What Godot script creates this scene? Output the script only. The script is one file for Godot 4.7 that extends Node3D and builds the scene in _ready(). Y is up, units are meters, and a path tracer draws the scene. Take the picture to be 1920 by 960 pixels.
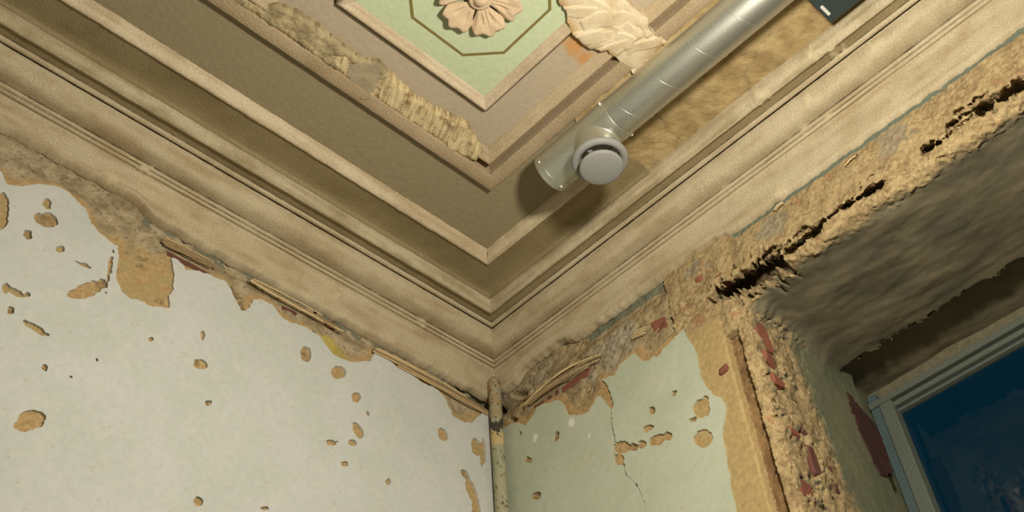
extends Node3D
# A worn room corner looking up: stucco cornice, coffered ceiling, spiral duct, broken plaster walls and a deep window reveal.
# Metres, y up. Floor at y = 0, left wall on z = WZ, right wall on x = WX, eye height H.

const H := 1.55
const WX := 2.10
const WZ := -2.09
const CEIL := H + 2.58      # flat ceiling
const HEAD := H + 2.11      # underside of the window head
const JAMB := -1.10         # near side of the window reveal
const FRAME_X := 2.86       # inner face of the window frame
const LAMP := Vector3(0.95, H + 1.62, -0.25)   # a bare bulb just above the picture
const LAMP_POWER := 2.7

# outlines of what is left of the paint and plaster, in wall coordinates (along the wall, height)
const LEFT_PAINT := [-0.200, 3.650, 0.086, 3.773, 0.272, 3.769, 0.358, 3.759, 0.387, 3.733, 0.418, 3.752, 0.459, 3.788, 0.512, 3.813, 0.552, 3.805, 0.587, 3.787, 0.604, 3.767, 0.614, 3.742, 0.641, 3.725, 0.674, 3.717, 0.701, 3.714, 0.708, 3.682, 0.718, 3.608, 0.737, 3.571, 0.769, 3.562, 0.799, 3.570, 0.823, 3.566, 0.852, 3.583, 0.878, 3.595, 0.870, 3.623, 0.876, 3.668, 0.870, 3.726, 0.852, 3.770, 0.874, 3.771, 0.902, 3.757, 0.942, 3.777, 0.985, 3.779, 1.020, 3.786, 1.050, 3.766, 1.062, 3.741, 1.084, 3.716, 1.101, 3.716, 1.113, 3.740, 1.121, 3.773, 1.147, 3.793, 1.184, 3.790, 1.215, 3.769, 1.254, 3.760, 1.301, 3.772, 1.331, 3.772, 1.361, 3.763, 1.387, 3.743, 1.414, 3.722, 1.444, 3.723, 1.484, 3.734, 1.524, 3.754, 1.555, 3.777, 1.570, 3.814, 1.607, 3.821, 1.672, 3.807, 1.728, 3.803, 1.784, 3.795, 1.830, 3.800, 1.864, 3.784, 1.880, 3.748, 1.897, 3.724, 1.944, 3.724, 1.980, 3.735, 2.005, 3.771, 2.031, 3.799, 2.075, 3.827, 2.200, 3.830, 2.200, 2.450, -0.200, 2.450]
const LEFT_HOLES := [[0.492, 3.734, 0.0195, 0.0120, 1.53, 0], [0.506, 3.682, 0.0289, 0.0243, -2.23, 1], [0.485, 3.675, 0.0185, 0.0107, 1.62, 0], [0.475, 3.604, 0.0196, 0.0117, 1.62, 1], [0.561, 3.609, 0.0143, 0.0092, -2.24, 0], [0.657, 3.525, 0.0512, 0.0198, -2.19, 0], [0.688, 3.564, 0.0208, 0.0146, -2.06, 1], [0.635, 3.498, 0.0301, 0.0155, -2.46, 0], [0.497, 3.416, 0.0290, 0.0117, -3.13, 0], [0.473, 3.416, 0.0178, 0.0111, 1.65, 0], [0.524, 3.426, 0.0085, 0.0061, 1.44, 1], [0.501, 3.357, 0.0111, 0.0073, 1.62, 1], [0.565, 3.340, 0.0326, 0.0114, 3.01, 0], [0.400, 3.640, 0.0607, 0.0158, 1.82, 0], [0.393, 3.585, 0.0507, 0.0155, 1.82, 0], [0.614, 3.243, 0.0085, 0.0066, -2.12, 1], [0.679, 3.251, 0.0069, 0.0043, -2.50, 0], [0.728, 3.330, 0.0068, 0.0051, 1.30, 1], [0.630, 3.596, 0.0187, 0.0075, -3.08, 0], [0.848, 3.465, 0.0104, 0.0074, -2.18, 0], [0.987, 3.555, 0.0164, 0.0065, 1.66, 0], [0.995, 3.459, 0.0220, 0.0158, -2.72, 0], [0.990, 3.461, 0.0098, 0.0070, -2.00, 1], [1.037, 3.351, 0.0113, 0.0083, -2.05, 1], [0.623, 3.098, 0.0328, 0.0237, -2.48, 0], [0.611, 3.076, 0.0246, 0.0157, -2.57, 0], [1.057, 3.059, 0.0170, 0.0122, -2.49, 0], [1.240, 3.112, 0.0199, 0.0058, -2.74, 0], [1.317, 3.671, 0.0282, 0.0187, 1.43, 1], [1.438, 3.665, 0.0331, 0.0202, -2.31, 0], [1.507, 3.605, 0.0223, 0.0144, -2.21, 0], [1.521, 3.487, 0.0262, 0.0202, 1.89, 0], [1.505, 3.437, 0.0173, 0.0098, -2.50, 0], [1.428, 3.402, 0.0240, 0.0083, -2.66, 0], [1.481, 3.353, 0.0144, 0.0080, -2.55, 0], [1.636, 3.360, 0.0125, 0.0085, -2.11, 0], [1.553, 3.567, 0.0106, 0.0065, 1.28, 0], [1.850, 3.626, 0.0259, 0.0212, -1.99, 0], [1.994, 3.645, 0.0368, 0.0198, 1.54, 0], [1.940, 3.514, 0.0184, 0.0164, 2.61, 1], [1.965, 3.465, 0.0418, 0.0230, 1.83, 0], [1.982, 3.404, 0.0455, 0.0183, 1.54, 0], [2.022, 3.632, 0.0546, 0.0140, 1.48, 0], [0.695, 3.623, 0.0672, 0.0057, 1.65, 0], [0.773, 3.694, 0.0135, 0.0091, -2.04, 1], [0.850, 3.607, 0.0132, 0.0104, -2.33, 1], [0.773, 3.721, 0.0226, 0.0092, -2.67, 1], [0.725, 3.714, 0.0140, 0.0082, 3.12, 1], [1.063, 3.774, 0.0235, 0.0106, 2.11, 2], [1.090, 3.733, 0.0182, 0.0097, 1.81, 2], [0.820, 3.850, 0.0184, 0.0087, -3.00, 2], [1.357, 3.894, 0.0229, 0.0088, 1.30, 2], [1.422, 3.867, 0.0152, 0.0089, -2.28, 2]]
const RIGHT_PAINT := [-2.200, 3.770, -2.023, 3.754, -1.963, 3.708, -1.923, 3.726, -1.903, 3.749, -1.867, 3.737, -1.801, 3.714, -1.790, 3.684, -1.781, 3.646, -1.764, 3.632, -1.721, 3.606, -1.690, 3.598, -1.660, 3.625, -1.641, 3.634, -1.618, 3.591, -1.603, 3.553, -1.592, 3.563, -1.601, 3.641, -1.619, 3.684, -1.570, 3.663, -1.536, 3.690, -1.479, 3.696, -1.456, 3.648, -1.433, 3.633, -1.387, 3.645, -1.338, 3.647, -1.293, 3.665, -1.286, 3.629, -1.274, 3.593, -1.268, 3.569, -1.272, 3.468, -1.255, 3.407, -1.223, 3.359, -1.220, 3.322, -1.247, 3.267, -1.255, 3.185, -1.259, 3.104, -1.266, 3.023, -1.269, 2.875, -1.200, 2.450, -2.200, 2.450]
const RIGHT_HOLES := [[-1.834, 3.588, 0.0190, 0.0159, 1.28, 1], [-1.964, 3.571, 0.0219, 0.0105, 2.50, 0], [-1.944, 3.425, 0.0226, 0.0134, 2.74, 1], [-1.292, 3.370, 0.0350, 0.0255, 2.03, 0], [-1.275, 3.387, 0.0186, 0.0134, 1.86, 0], [-1.309, 3.277, 0.0360, 0.0249, 2.30, 0], [-1.326, 3.351, 0.0136, 0.0073, 2.96, 1], [-1.586, 3.406, 0.0363, 0.0193, 2.48, 0], [-1.604, 3.374, 0.0247, 0.0175, 2.10, 0], [-1.546, 3.383, 0.0255, 0.0133, 2.60, 1], [-1.514, 3.374, 0.0200, 0.0124, 2.38, 0], [-1.457, 3.356, 0.0326, 0.0173, 2.75, 0], [-1.420, 3.348, 0.0174, 0.0120, 2.26, 0], [-1.482, 3.412, 0.0252, 0.0108, 2.81, 0], [-1.457, 3.461, 0.0162, 0.0108, 2.23, 1], [-1.371, 3.470, 0.0139, 0.0104, 2.37, 1], [-1.390, 3.642, 0.0224, 0.0098, 0.51, 0], [-1.433, 3.665, 0.0095, 0.0051, 2.37, 1], [-1.990, 3.691, 0.0099, 0.0063, 2.06, 0], [-1.712, 3.668, 0.0159, 0.0086, 2.38, 0], [-2.006, 3.878, 0.0379, 0.0108, 2.72, 2], [-2.026, 3.772, 0.0292, 0.0076, 2.57, 2], [-1.315, 3.734, 0.0276, 0.0205, 2.53, 2], [-1.679, 3.807, 0.0136, 0.0076, 3.09, 2]]
const CRACK := [-1.634, 3.634, -1.619, 3.600, -1.604, 3.560, -1.611, 3.494, -1.607, 3.453, -1.620, 3.402, -1.608, 3.373, -1.588, 3.347, -1.588, 3.311, -1.561, 3.269, -1.548, 3.235, -1.538, 3.187, -1.537, 3.152, -1.533, 3.093]
const TORN := [0.518, -1.444, 0.640, -1.461, 0.715, -1.420, 0.761, -1.410, 0.815, -1.408, 0.894, -1.410, 0.932, -1.416, 0.979, -1.410, 1.018, -1.393, 1.047, -1.398, 1.077, -1.400, 1.130, -1.410, 1.176, -1.417, 1.230, -1.410, 1.285, -1.402, 1.322, -1.392, 1.351, -1.392, 1.400, -1.413, 1.452, -1.440, 1.462, -1.475, 1.438, -1.490, 1.366, -1.495, 1.281, -1.494, 1.218, -1.494, 1.139, -1.493, 1.089, -1.492, 1.086, -1.525, 1.042, -1.523, 0.993, -1.492, 0.968, -1.490, 0.918, -1.491, 0.872, -1.492, 0.802, -1.491, 0.757, -1.490, 0.719, -1.492, 0.649, -1.492, 0.613, -1.507, 0.515, -1.488]
const TORN_BARE := [0.903, -1.453, 0.938, -1.432, 0.985, -1.440, 1.044, -1.448, 1.078, -1.394, 1.176, -1.417, 1.285, -1.402, 1.356, -1.388, 1.455, -1.438, 1.465, -1.478, 1.369, -1.498, 1.220, -1.497, 1.120, -1.495, 1.056, -1.486, 0.999, -1.487, 0.960, -1.485]
const GREY := [0.961, -1.461, 0.968, -1.434, 0.993, -1.407, 1.024, -1.394, 1.049, -1.420, 1.065, -1.466, 1.065, -1.498, 1.036, -1.523, 1.005, -1.506]
const MAROON := [2.623, 3.576, 2.613, 3.515, 2.615, 3.446, 2.623, 3.382, 2.632, 3.326, 2.647, 3.280, 2.681, 3.282, 2.745, 3.324, 2.757, 3.384, 2.758, 3.460, 2.742, 3.507, 2.691, 3.537, 2.657, 3.568]
const PATCH := [1.233, -0.897, 1.259, -0.917, 1.290, -0.923, 1.323, -0.945, 1.361, -0.961, 1.415, -0.972, 1.458, -0.951, 1.469, -0.931, 1.503, -0.941, 1.536, -0.941, 1.589, -0.938, 1.594, -0.922, 1.587, -0.885, 1.578, -0.836, 1.574, -0.803, 1.544, -0.806, 1.505, -0.812, 1.480, -0.789, 1.430, -0.794, 1.387, -0.794, 1.311, -0.744, 1.204, -0.838]
const BARE := [1.891, -1.232, 1.861, -1.214, 1.876, -1.196, 1.902, -1.163, 1.927, -1.147, 1.930, -1.133, 1.971, -1.037]

var mats := {}
var noises := {}
var rng := RandomNumberGenerator.new()
var names_used := {}

# ------------------------------------------------------------------ helpers

func lin(r: int, g: int, b: int) -> Color:
	return Color8(r, g, b).srgb_to_linear()

func noise(freq: float, octaves := 3, s := 7) -> FastNoiseLite:
	var n := FastNoiseLite.new()
	n.noise_type = FastNoiseLite.TYPE_SIMPLEX_SMOOTH
	n.seed = s
	n.frequency = freq
	n.fractal_type = FastNoiseLite.FRACTAL_FBM
	n.fractal_octaves = octaves
	return n

func noise_tex(freq: float, octaves: int, lo: Color, hi: Color, s := 3, size := 1024) -> NoiseTexture2D:
	var t := NoiseTexture2D.new()
	t.width = size
	t.height = size
	t.seamless = true
	t.noise = noise(freq, octaves, s)
	var g := Gradient.new()
	g.offsets = PackedFloat32Array([0.15, 0.85])
	g.colors = PackedColorArray([lo, hi])
	t.color_ramp = g
	return t

func bump_tex(freq: float, octaves: int, strength: float, s := 5) -> NoiseTexture2D:
	var t := NoiseTexture2D.new()
	t.width = 1024
	t.height = 1024
	t.seamless = true
	t.as_normal_map = true
	t.bump_strength = strength
	t.noise = noise(freq, octaves, s)
	return t

var tex := {}
func make_textures() -> void:
	tex.grain = noise_tex(0.06, 6, Color(0.86, 0.855, 0.845), Color(1, 1, 1), 3)
	tex.cloud = noise_tex(0.012, 7, Color(0.87, 0.86, 0.83), Color(1, 1, 1), 4)
	tex.film = noise_tex(0.03, 6, Color(0.965, 0.965, 0.96), Color(1, 1, 1), 8)
	tex.rough = bump_tex(0.05, 6, 6.0, 5)
	tex.fine = bump_tex(0.12, 4, 3.0, 6)

func mat(key: String, albedo: Color, rough := 0.85, pattern := "grain", relief_map := "fine", scale := 1.6, depth := 0.5, vertex := false) -> StandardMaterial3D:
	if mats.has(key):
		return mats[key]
	var m := StandardMaterial3D.new()
	m.albedo_color = albedo
	m.roughness = rough
	m.metallic_specular = 0.3
	m.uv1_triplanar = true
	m.uv1_world_triplanar = true
	m.uv1_scale = Vector3.ONE * scale
	if pattern:
		m.albedo_texture = tex[pattern]
	if relief_map:
		m.normal_enabled = true
		m.normal_texture = tex[relief_map]
		m.normal_scale = depth
	m.vertex_color_use_as_albedo = vertex
	mats[key] = m
	return m

func numbered(called: String) -> String:
	var k: int = names_used.get(called, 0)
	names_used[called] = k + 1
	return called if k == 0 else "%s_%03d" % [called, k]

func holder(called: String, at := Vector3.ZERO) -> Node3D:
	var o := Node3D.new()
	o.name = numbered(called)
	add_child(o)
	o.position = at
	return o

func tag(o: Node, label: String, category := "", group := "", kind := "") -> void:
	o.set_meta("label", label)
	if category: o.set_meta("category", category)
	if group: o.set_meta("group", group)
	if kind: o.set_meta("kind", kind)

func part(called: String, mesh: Mesh, m: Material, parent: Node3D, label := "") -> MeshInstance3D:
	var o := MeshInstance3D.new()
	o.name = called
	o.mesh = mesh
	o.material_override = m
	parent.add_child(o, true)
	# geometry is written in world metres; a thing standing elsewhere keeps its own origin
	var base := Vector3.ZERO
	var q: Node = parent
	while q is Node3D and q != self:
		base += q.position
		q = q.get_parent()
	o.position = -base
	if label: o.set_meta("label", label)
	return o

func arrays_mesh(v: PackedVector3Array, n: PackedVector3Array, c: PackedColorArray, idx: PackedInt32Array) -> ArrayMesh:
	var a := []
	a.resize(Mesh.ARRAY_MAX)
	a[Mesh.ARRAY_VERTEX] = v
	a[Mesh.ARRAY_NORMAL] = n
	if c.size() == v.size():
		a[Mesh.ARRAY_COLOR] = c
	a[Mesh.ARRAY_INDEX] = idx
	var m := ArrayMesh.new()
	m.add_surface_from_arrays(Mesh.PRIMITIVE_TRIANGLES, a)
	return m

# a smooth sheet of rows x cols points; faces turn towards REF, or away from it
func grid(p: PackedVector3Array, rows: int, cols: int, ref: Vector3, away := false, col := PackedColorArray(), wrap := false) -> ArrayMesh:
	var n := PackedVector3Array()
	n.resize(p.size())
	var idx := PackedInt32Array()
	var bias := 0.0
	for r in rows - 1:
		for c in cols - 1:
			var a := r * cols + c
			var b := a + 1
			var d := a + cols
			var e := d + 1
			var fn := (p[d] - p[b]).cross(p[e] - p[a])
			n[a] += fn; n[b] += fn; n[d] += fn; n[e] += fn
			bias += fn.dot(ref - (p[a] + p[e]) * 0.5)
			idx.append_array([a, b, e, a, e, d])
	var s := 1.0 if bias > 0.0 else -1.0
	if away: s = -s
	if wrap:
		for r in rows:
			var q := n[r * cols] + n[r * cols + cols - 1]
			n[r * cols] = q
			n[r * cols + cols - 1] = q
	for i in n.size():
		n[i] = (n[i] * s).normalized() if n[i].length_squared() > 1e-20 else Vector3.UP
	# clockwise front faces: (c - a) x (b - a) along the normal
	var f := 0
	while f < idx.size():
		var a := idx[f]
		if (p[idx[f + 2]] - p[a]).cross(p[idx[f + 1]] - p[a]).dot(n[a] + n[idx[f + 1]] + n[idx[f + 2]]) < 0.0:
			var t := idx[f + 1]
			idx[f + 1] = idx[f + 2]
			idx[f + 2] = t
		f += 3
	return arrays_mesh(p, n, col, idx)

func lathe(profile: Array, axis_at: Vector3, seg := 40, away := true) -> ArrayMesh:   # [radius, height] about a vertical axis
	var p := PackedVector3Array()
	var mid := Vector3.ZERO
	for k in profile.size():
		for s in seg + 1:
			var a := TAU * s / seg
			var q := axis_at + Vector3(cos(a) * profile[k][0], profile[k][1], sin(a) * profile[k][0])
			p.append(q)
			mid += q
	return grid(p, profile.size(), seg + 1, mid / p.size(), away, PackedColorArray(), true)

func tube(path: PackedVector3Array, radius: float, sides := 8, taper := 0.0) -> ArrayMesh:
	var p := PackedVector3Array()
	var up := Vector3.UP
	var count := path.size()
	for k in count:
		var t := (path[mini(k + 1, count - 1)] - path[maxi(k - 1, 0)]).normalized()
		if absf(t.dot(up)) > 0.95: up = Vector3(1, 0, 0.2).normalized()
		var x := t.cross(up).normalized()
		var y := x.cross(t)
		up = y
		var r := radius * (1.0 - taper * k / maxf(count - 1, 1))
		if k == 0 or k == count - 1:
			for s in sides + 1: p.append(path[k])
		if k == count - 1:
			p.resize(p.size() - sides - 1)
		for s in sides + 1:
			var a := TAU * s / sides
			p.append(path[k] + (x * cos(a) + y * sin(a)) * r)
		if k == count - 1:
			for s in sides + 1: p.append(path[k])
	var idx := PackedInt32Array()
	var n := PackedVector3Array()
	n.resize(p.size())
	var rows := p.size() / (sides + 1)
	for r in rows:
		var c: Vector3 = path[clampi(r - 1, 0, count - 1)]
		for s in sides + 1:
			var i := r * (sides + 1) + s
			var o := p[i] - c
			if o.length_squared() > 1e-12: n[i] = o.normalized()
			else: n[i] = ((path[0] - path[1]) if r == 0 else (path[count - 1] - path[count - 2])).normalized()
	for r in rows - 1:
		for s in sides:
			var a := r * (sides + 1) + s
			for t in [[a, a + 1, a + sides + 2], [a, a + sides + 2, a + sides + 1]]:
				var fn := (p[t[2]] - p[t[0]]).cross(p[t[1]] - p[t[0]])
				if fn.dot(n[t[0]] + n[t[1]] + n[t[2]]) < 0.0: idx.append_array([t[0], t[2], t[1]])
				else: idx.append_array([t[0], t[1], t[2]])
	return arrays_mesh(p, n, PackedColorArray(), idx)

# box with chamfered edges; jitter knocks its corners about
func block(lo: Vector3, hi: Vector3, bevel := 0.003, jitter := 0.0) -> ArrayMesh:
	var st := SurfaceTool.new()
	st.begin(Mesh.PRIMITIVE_TRIANGLES)
	st.set_smooth_group(-1)
	var mid := (lo + hi) * 0.5
	var half := (hi - lo) * 0.5
	bevel = minf(bevel, 0.45 * minf(half.x, minf(half.y, half.z)))
	var v := {}
	for c in 8:
		var sg := Vector3(1 if c & 1 else -1, 1 if c & 2 else -1, 1 if c & 4 else -1)
		var j := Vector3(rng.randf_range(-jitter, jitter), rng.randf_range(-jitter, jitter), rng.randf_range(-jitter, jitter)) if jitter > 0.0 else Vector3.ZERO
		for a in 3:
			var e := half - Vector3.ONE * bevel
			e[a] = half[a]
			v[c * 3 + a] = mid + sg * e + j
	var tris := []
	for a in 3:
		var b := (a + 1) % 3
		var d := (a + 2) % 3
		for s in 2:
			var q := []
			for k in [[0, 0], [1, 0], [1, 1], [0, 1]]:
				q.append(v[((s << a) | (k[0] << b) | (k[1] << d)) * 3 + a])
			tris.append_array([q[0], q[1], q[2], q[0], q[2], q[3]])
		for k in 4:                                   # edges along axis a
			var c0 := ((k & 1) << b) | ((k >> 1) << d)
			var c1 := c0 | (1 << a)
			var q := [v[c0 * 3 + b], v[c1 * 3 + b], v[c1 * 3 + d], v[c0 * 3 + d]]
			tris.append_array([q[0], q[1], q[2], q[0], q[2], q[3]])
	for c in 8:
		tris.append_array([v[c * 3], v[c * 3 + 1], v[c * 3 + 2]])
	var i := 0
	while i < tris.size():
		var a: Vector3 = tris[i]
		var b: Vector3 = tris[i + 1]
		var d: Vector3 = tris[i + 2]
		if (d - a).cross(b - a).dot(a + b + d - mid * 3.0) < 0.0:
			var t := b
			b = d
			d = t
		st.add_vertex(a); st.add_vertex(b); st.add_vertex(d)
		i += 3
	st.generate_normals()
	return st.commit()

# ---- relief sheets: a height field cut to an outline (marching squares), with real edges down to BACK

func poly_field(poly: Array, u0: float, v0: float, cell: float, nu: int, nv: int, band := 0.05) -> PackedFloat32Array:
	var f := PackedFloat32Array()
	f.resize(nu * nv)
	f.fill(band)
	var count := poly.size() / 2
	for k in count:
		var a := Vector2(poly[k * 2], poly[k * 2 + 1])
		var k2 := (k + 1) % count
		var b := Vector2(poly[k2 * 2], poly[k2 * 2 + 1])
		var i0 := clampi(int((minf(a.x, b.x) - band - u0) / cell), 0, nu)
		var i1 := clampi(int((maxf(a.x, b.x) + band - u0) / cell) + 2, 0, nu)
		var j0 := clampi(int((minf(a.y, b.y) - band - v0) / cell), 0, nv)
		var j1 := clampi(int((maxf(a.y, b.y) + band - v0) / cell) + 2, 0, nv)
		var ab := b - a
		var l2 := maxf(ab.length_squared(), 1e-9)
		for j in range(j0, j1):
			for i in range(i0, i1):
				var q := Vector2(u0 + i * cell, v0 + j * cell) - a
				var t := clampf(q.dot(ab) / l2, 0.0, 1.0)
				var d := (q - ab * t).length()
				if d < f[j * nu + i]: f[j * nu + i] = d
	for j in nv:
		var v := v0 + j * cell
		var xs: Array[float] = []
		for k in count:
			var k2 := (k + 1) % count
			var ay: float = poly[k * 2 + 1]
			var by: float = poly[k2 * 2 + 1]
			if (ay > v) != (by > v):
				var ax: float = poly[k * 2]
				var bx: float = poly[k2 * 2]
				xs.append(ax + (v - ay) / (by - ay) * (bx - ax))
		xs.sort()
		var inside := false
		var c := 0
		for i in nu:
			var u := u0 + i * cell
			while c < xs.size() and xs[c] < u:
				inside = not inside
				c += 1
			if not inside: f[j * nu + i] = -f[j * nu + i]
	return f

func cut_line(f: PackedFloat32Array, line: Array, w0: float, w1: float, u0: float, v0: float, cell: float, nu: int, nv: int) -> void:
	var count := line.size() / 2
	for k in count - 1:
		var a := Vector2(line[k * 2], line[k * 2 + 1])
		var b := Vector2(line[k * 2 + 2], line[k * 2 + 3])
		var w := lerpf(w0, w1, float(k) / count)
		var ab := b - a
		for j in range(clampi(int((minf(a.y, b.y) - 0.02 - v0) / cell), 0, nv), clampi(int((maxf(a.y, b.y) + 0.02 - v0) / cell) + 2, 0, nv)):
			for i in range(clampi(int((minf(a.x, b.x) - 0.02 - u0) / cell), 0, nu), clampi(int((maxf(a.x, b.x) + 0.02 - u0) / cell) + 2, 0, nu)):
				var q := Vector2(u0 + i * cell, v0 + j * cell) - a
				var t := clampf(q.dot(ab) / maxf(ab.length_squared(), 1e-9), 0.0, 1.0)
				f[j * nu + i] = minf(f[j * nu + i], (q - ab * t).length() - w)

# the distance outside each chip of HOLES (negative within), at most 0.05; DARK gets 1 where a chip goes deeper
func hole_field(holes: Array, u0: float, v0: float, cell: float, nu: int, nv: int, dark: PackedFloat32Array) -> PackedFloat32Array:
	var f := PackedFloat32Array()
	f.resize(nu * nv)
	f.fill(0.05)
	for h in holes:
		var c := Vector2(h[0], h[1])
		var ra: float = h[2]
		var rb: float = h[3]
		var reach := ra + 0.03
		var cs := cos(h[4])
		var sn := sin(h[4])
		for j in range(clampi(int((c.y - reach - v0) / cell), 0, nv), clampi(int((c.y + reach - v0) / cell) + 2, 0, nv)):
			for i in range(clampi(int((c.x - reach - u0) / cell), 0, nu), clampi(int((c.x + reach - u0) / cell) + 2, 0, nu)):
				var q := Vector2(u0 + i * cell, v0 + j * cell) - c
				var e := Vector2((q.x * cs + q.y * sn) / ra, (-q.x * sn + q.y * cs) / rb)
				var d := (e.length() - 1.0) * minf(ra, rb)
				f[j * nu + i] = minf(f[j * nu + i], d)
				if h[5] > 0 and d < 0.0: dark[j * nu + i] = maxf(dark[j * nu + i], 1.0 if h[5] == 1 else 1.0 + clampf(-d / 0.006, 0.0, 1.0))
	return f

func relief(o: Vector3, u: Vector3, v: Vector3, cell: float, nu: int, nv: int, mask: PackedFloat32Array, hgt: PackedFloat32Array, col: PackedColorArray, back: float) -> ArrayMesh:
	var nrm := u.cross(v)
	var whole := mask.is_empty()
	var ids := PackedInt32Array()
	ids.resize(nu * nv)
	ids.fill(-1)
	var P := PackedVector3Array()
	var N := PackedVector3Array()
	var C := PackedColorArray()
	var I := PackedInt32Array()
	for j in nv:
		for i in nu:
			var k := j * nu + i
			if whole or mask[k] > 0.0:
				ids[k] = P.size()
				var a := k - (1 if i > 0 else 0)
				var b := k + (1 if i < nu - 1 else 0)
				var c := k - (nu if j > 0 else 0)
				var d := k + (nu if j < nv - 1 else 0)
				P.append(o + u * (i * cell) + v * (j * cell) + nrm * hgt[k])
				N.append((nrm - u * ((hgt[b] - hgt[a]) / ((b - a) * cell)) - v * ((hgt[d] - hgt[c]) / (((d - c) / nu) * cell))).normalized())
				C.append(col[k])
	for j in nv - 1:
		for i in nu - 1:
			var k := j * nu + i
			var q := [k, k + 1, k + nu + 1, k + nu]
			var inside := 0
			for c in 4:
				if ids[q[c]] >= 0: inside += 1
			if inside == 0: continue
			if inside == 4:
				I.append_array([ids[q[0]], ids[q[2]], ids[q[1]], ids[q[0]], ids[q[3]], ids[q[2]]])
				continue
			var ring := []
			var cross := []
			for c in 4:
				var a: int = q[c]
				var b: int = q[(c + 1) % 4]
				if ids[a] >= 0: ring.append(ids[a])
				if (ids[a] >= 0) != (ids[b] >= 0):
					var t := mask[a] / (mask[a] - mask[b])
					var ua := Vector2(a % nu, a / nu)
					var ub := Vector2(b % nu, b / nu)
					var g := ua.lerp(ub, t)
					var solid: int = a if ids[a] >= 0 else b
					ring.append(P.size())
					cross.append(P.size())
					P.append(o + u * (g.x * cell) + v * (g.y * cell) + nrm * hgt[solid])
					N.append(N[ids[solid]])
					C.append(col[solid])
			for c in range(1, ring.size() - 1):
				I.append_array([ring[0], ring[c + 1], ring[c]])
			if cross.size() >= 2:
				for e in range(0, cross.size() - 1, 2):
					var a: int = cross[e]
					var b: int = cross[e + 1]
					var d0 := P[a] - nrm * ((P[a] - o).dot(nrm) - back)
					var d1 := P[b] - nrm * ((P[b] - o).dot(nrm) - back)
					var s := P.size()
					var pa := P[a]
					var pb := P[b]
					var cn := nrm.cross(pb - pa).normalized()
					if cn.length_squared() < 0.5: continue
					var mid := Vector3.ZERO
					for r in ring: mid += P[r]
					if cn.dot((pa + pb) * 0.5 - mid / ring.size()) < 0.0: cn = -cn
					P.append_array([pa, pb, d1, d0])
					N.append_array([cn, cn, cn, cn])
					C.append_array([C[a], C[b], C[b], C[a]])
					if (d1 - pa).cross(pb - pa).dot(cn) > 0.0: I.append_array([s, s + 1, s + 2, s, s + 2, s + 3])
					else: I.append_array([s, s + 2, s + 1, s, s + 3, s + 2])
	return arrays_mesh(P, N, C, I)

# ---- swept mouldings

# how far the foot of the cornice has broken away, along the wall
func broken_edge(side: int, s: float) -> float:
	if side == 0: return 0.036 * (1.0 - smoothstep(0.70, 0.78, s))
	return 0.028 * (1.0 - smoothstep(-1.15, -1.02, s)) + 0.036 * (1.0 - smoothstep(-1.80, -1.66, s)) * smoothstep(-2.02, -1.93, s)

# PROFILE: [distance from the wall, height]; side 0 runs along the left wall, side 1 along the right wall, mitred in the corner
func cornice_band(profile: Array, side: int, from: float, to: float, wobble: float, base: Color, tint: Color, lumps: Array, ragged := 0.0) -> ArrayMesh:
	var p := PackedVector3Array()
	var col := PackedColorArray()
	var step := 0.008
	var count := int((to - from) / step) + 2
	var n1: FastNoiseLite = noises.mid
	var n2: FastNoiseLite = noises.fine
	var n3: FastNoiseLite = noises.wide
	for k in profile.size():
		var d: float = profile[k][0]
		var y: float = H + profile[k][1]
		var a: Array = profile[maxi(k - 1, 0)]
		var b: Array = profile[mini(k + 1, profile.size() - 1)]
		var out := Vector2(b[1] - a[1], -(b[0] - a[0])).normalized()      # away from the body of the moulding: down and into the room
		for i in count:
			var s := minf(from + i * step, to)
			var q: Vector3
			if side == 0:
				s = minf(s, WX - d)
				q = Vector3(s, y, WZ + d)
			else:
				s = maxf(s, WZ + d)
				q = Vector3(WX - d, y, s)
			var h := wobble * (n1.get_noise_3dv(q) * 0.9 + n2.get_noise_3dv(q) * 0.5)
			var c := base.lerp(tint, clampf(0.38 + 0.75 * n3.get_noise_3dv(q * Vector3(1, 2, 1)) + 0.35 * n1.get_noise_3dv(q * 1.4) + 0.9 * n1.get_noise_2d(s * 0.12, d * 7.0 + y * 5.0) + 0.35 * n2.get_noise_2d(s * 0.10, d * 6.0 + y * 4.0), 0.0, 1.0))
			for l in lumps:
				var g := Vector3(l[0], l[1], l[2]).distance_to(q)
				var r: float = l[3]
				if g < r * 1.8:
					var e := clampf(1.0 - g / r + 1.1 * n2.get_noise_3dv(q) + 0.5 * n1.get_noise_3dv(q * 2.0), 0.0, 1.0)
					h += l[4] * e * (1.0 + 0.7 * n2.get_noise_3dv(q * 1.3))
					c = c.lerp(lin(212, 197, 162), minf(e * 1.6, 0.8))
			if ragged > 0.0 and k < 2:
				q.y += ragged * (n1.get_noise_1d(s * 1.0) * 1.4 + n2.get_noise_1d(s) * 0.5) + broken_edge(side, s)
			elif ragged > 0.0 and k < 6:
				q.y = maxf(q.y, H + 2.335 + broken_edge(side, s) + 0.004 * k)
			if side == 0: q += Vector3(0, out.y * h, out.x * h)
			else: q += Vector3(-out.x * h, out.y * h, 0)
			p.append(q)
			col.append(c)
	return grid(p, profile.size(), count, Vector3(0.0, H + 0.5, 0.0), false, col)

func arc(a: Vector2, b: Vector2, bulge: float, n := 10) -> Array:    # a rounded bead from a to b, swelling down and outwards
	var out := []
	var mid := (a + b) * 0.5
	var x := (b - a) * 0.5
	var y := Vector2(x.y, -x.x).normalized() * bulge
	for k in n + 1:
		var t := lerpf(-0.65, PI + 0.65, float(k) / n)                        # a little past the half circle, so that a groove stays on either side
		var q := mid - x * cos(t) + y * sin(t)
		out.append([q.x, q.y])
	return out

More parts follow.
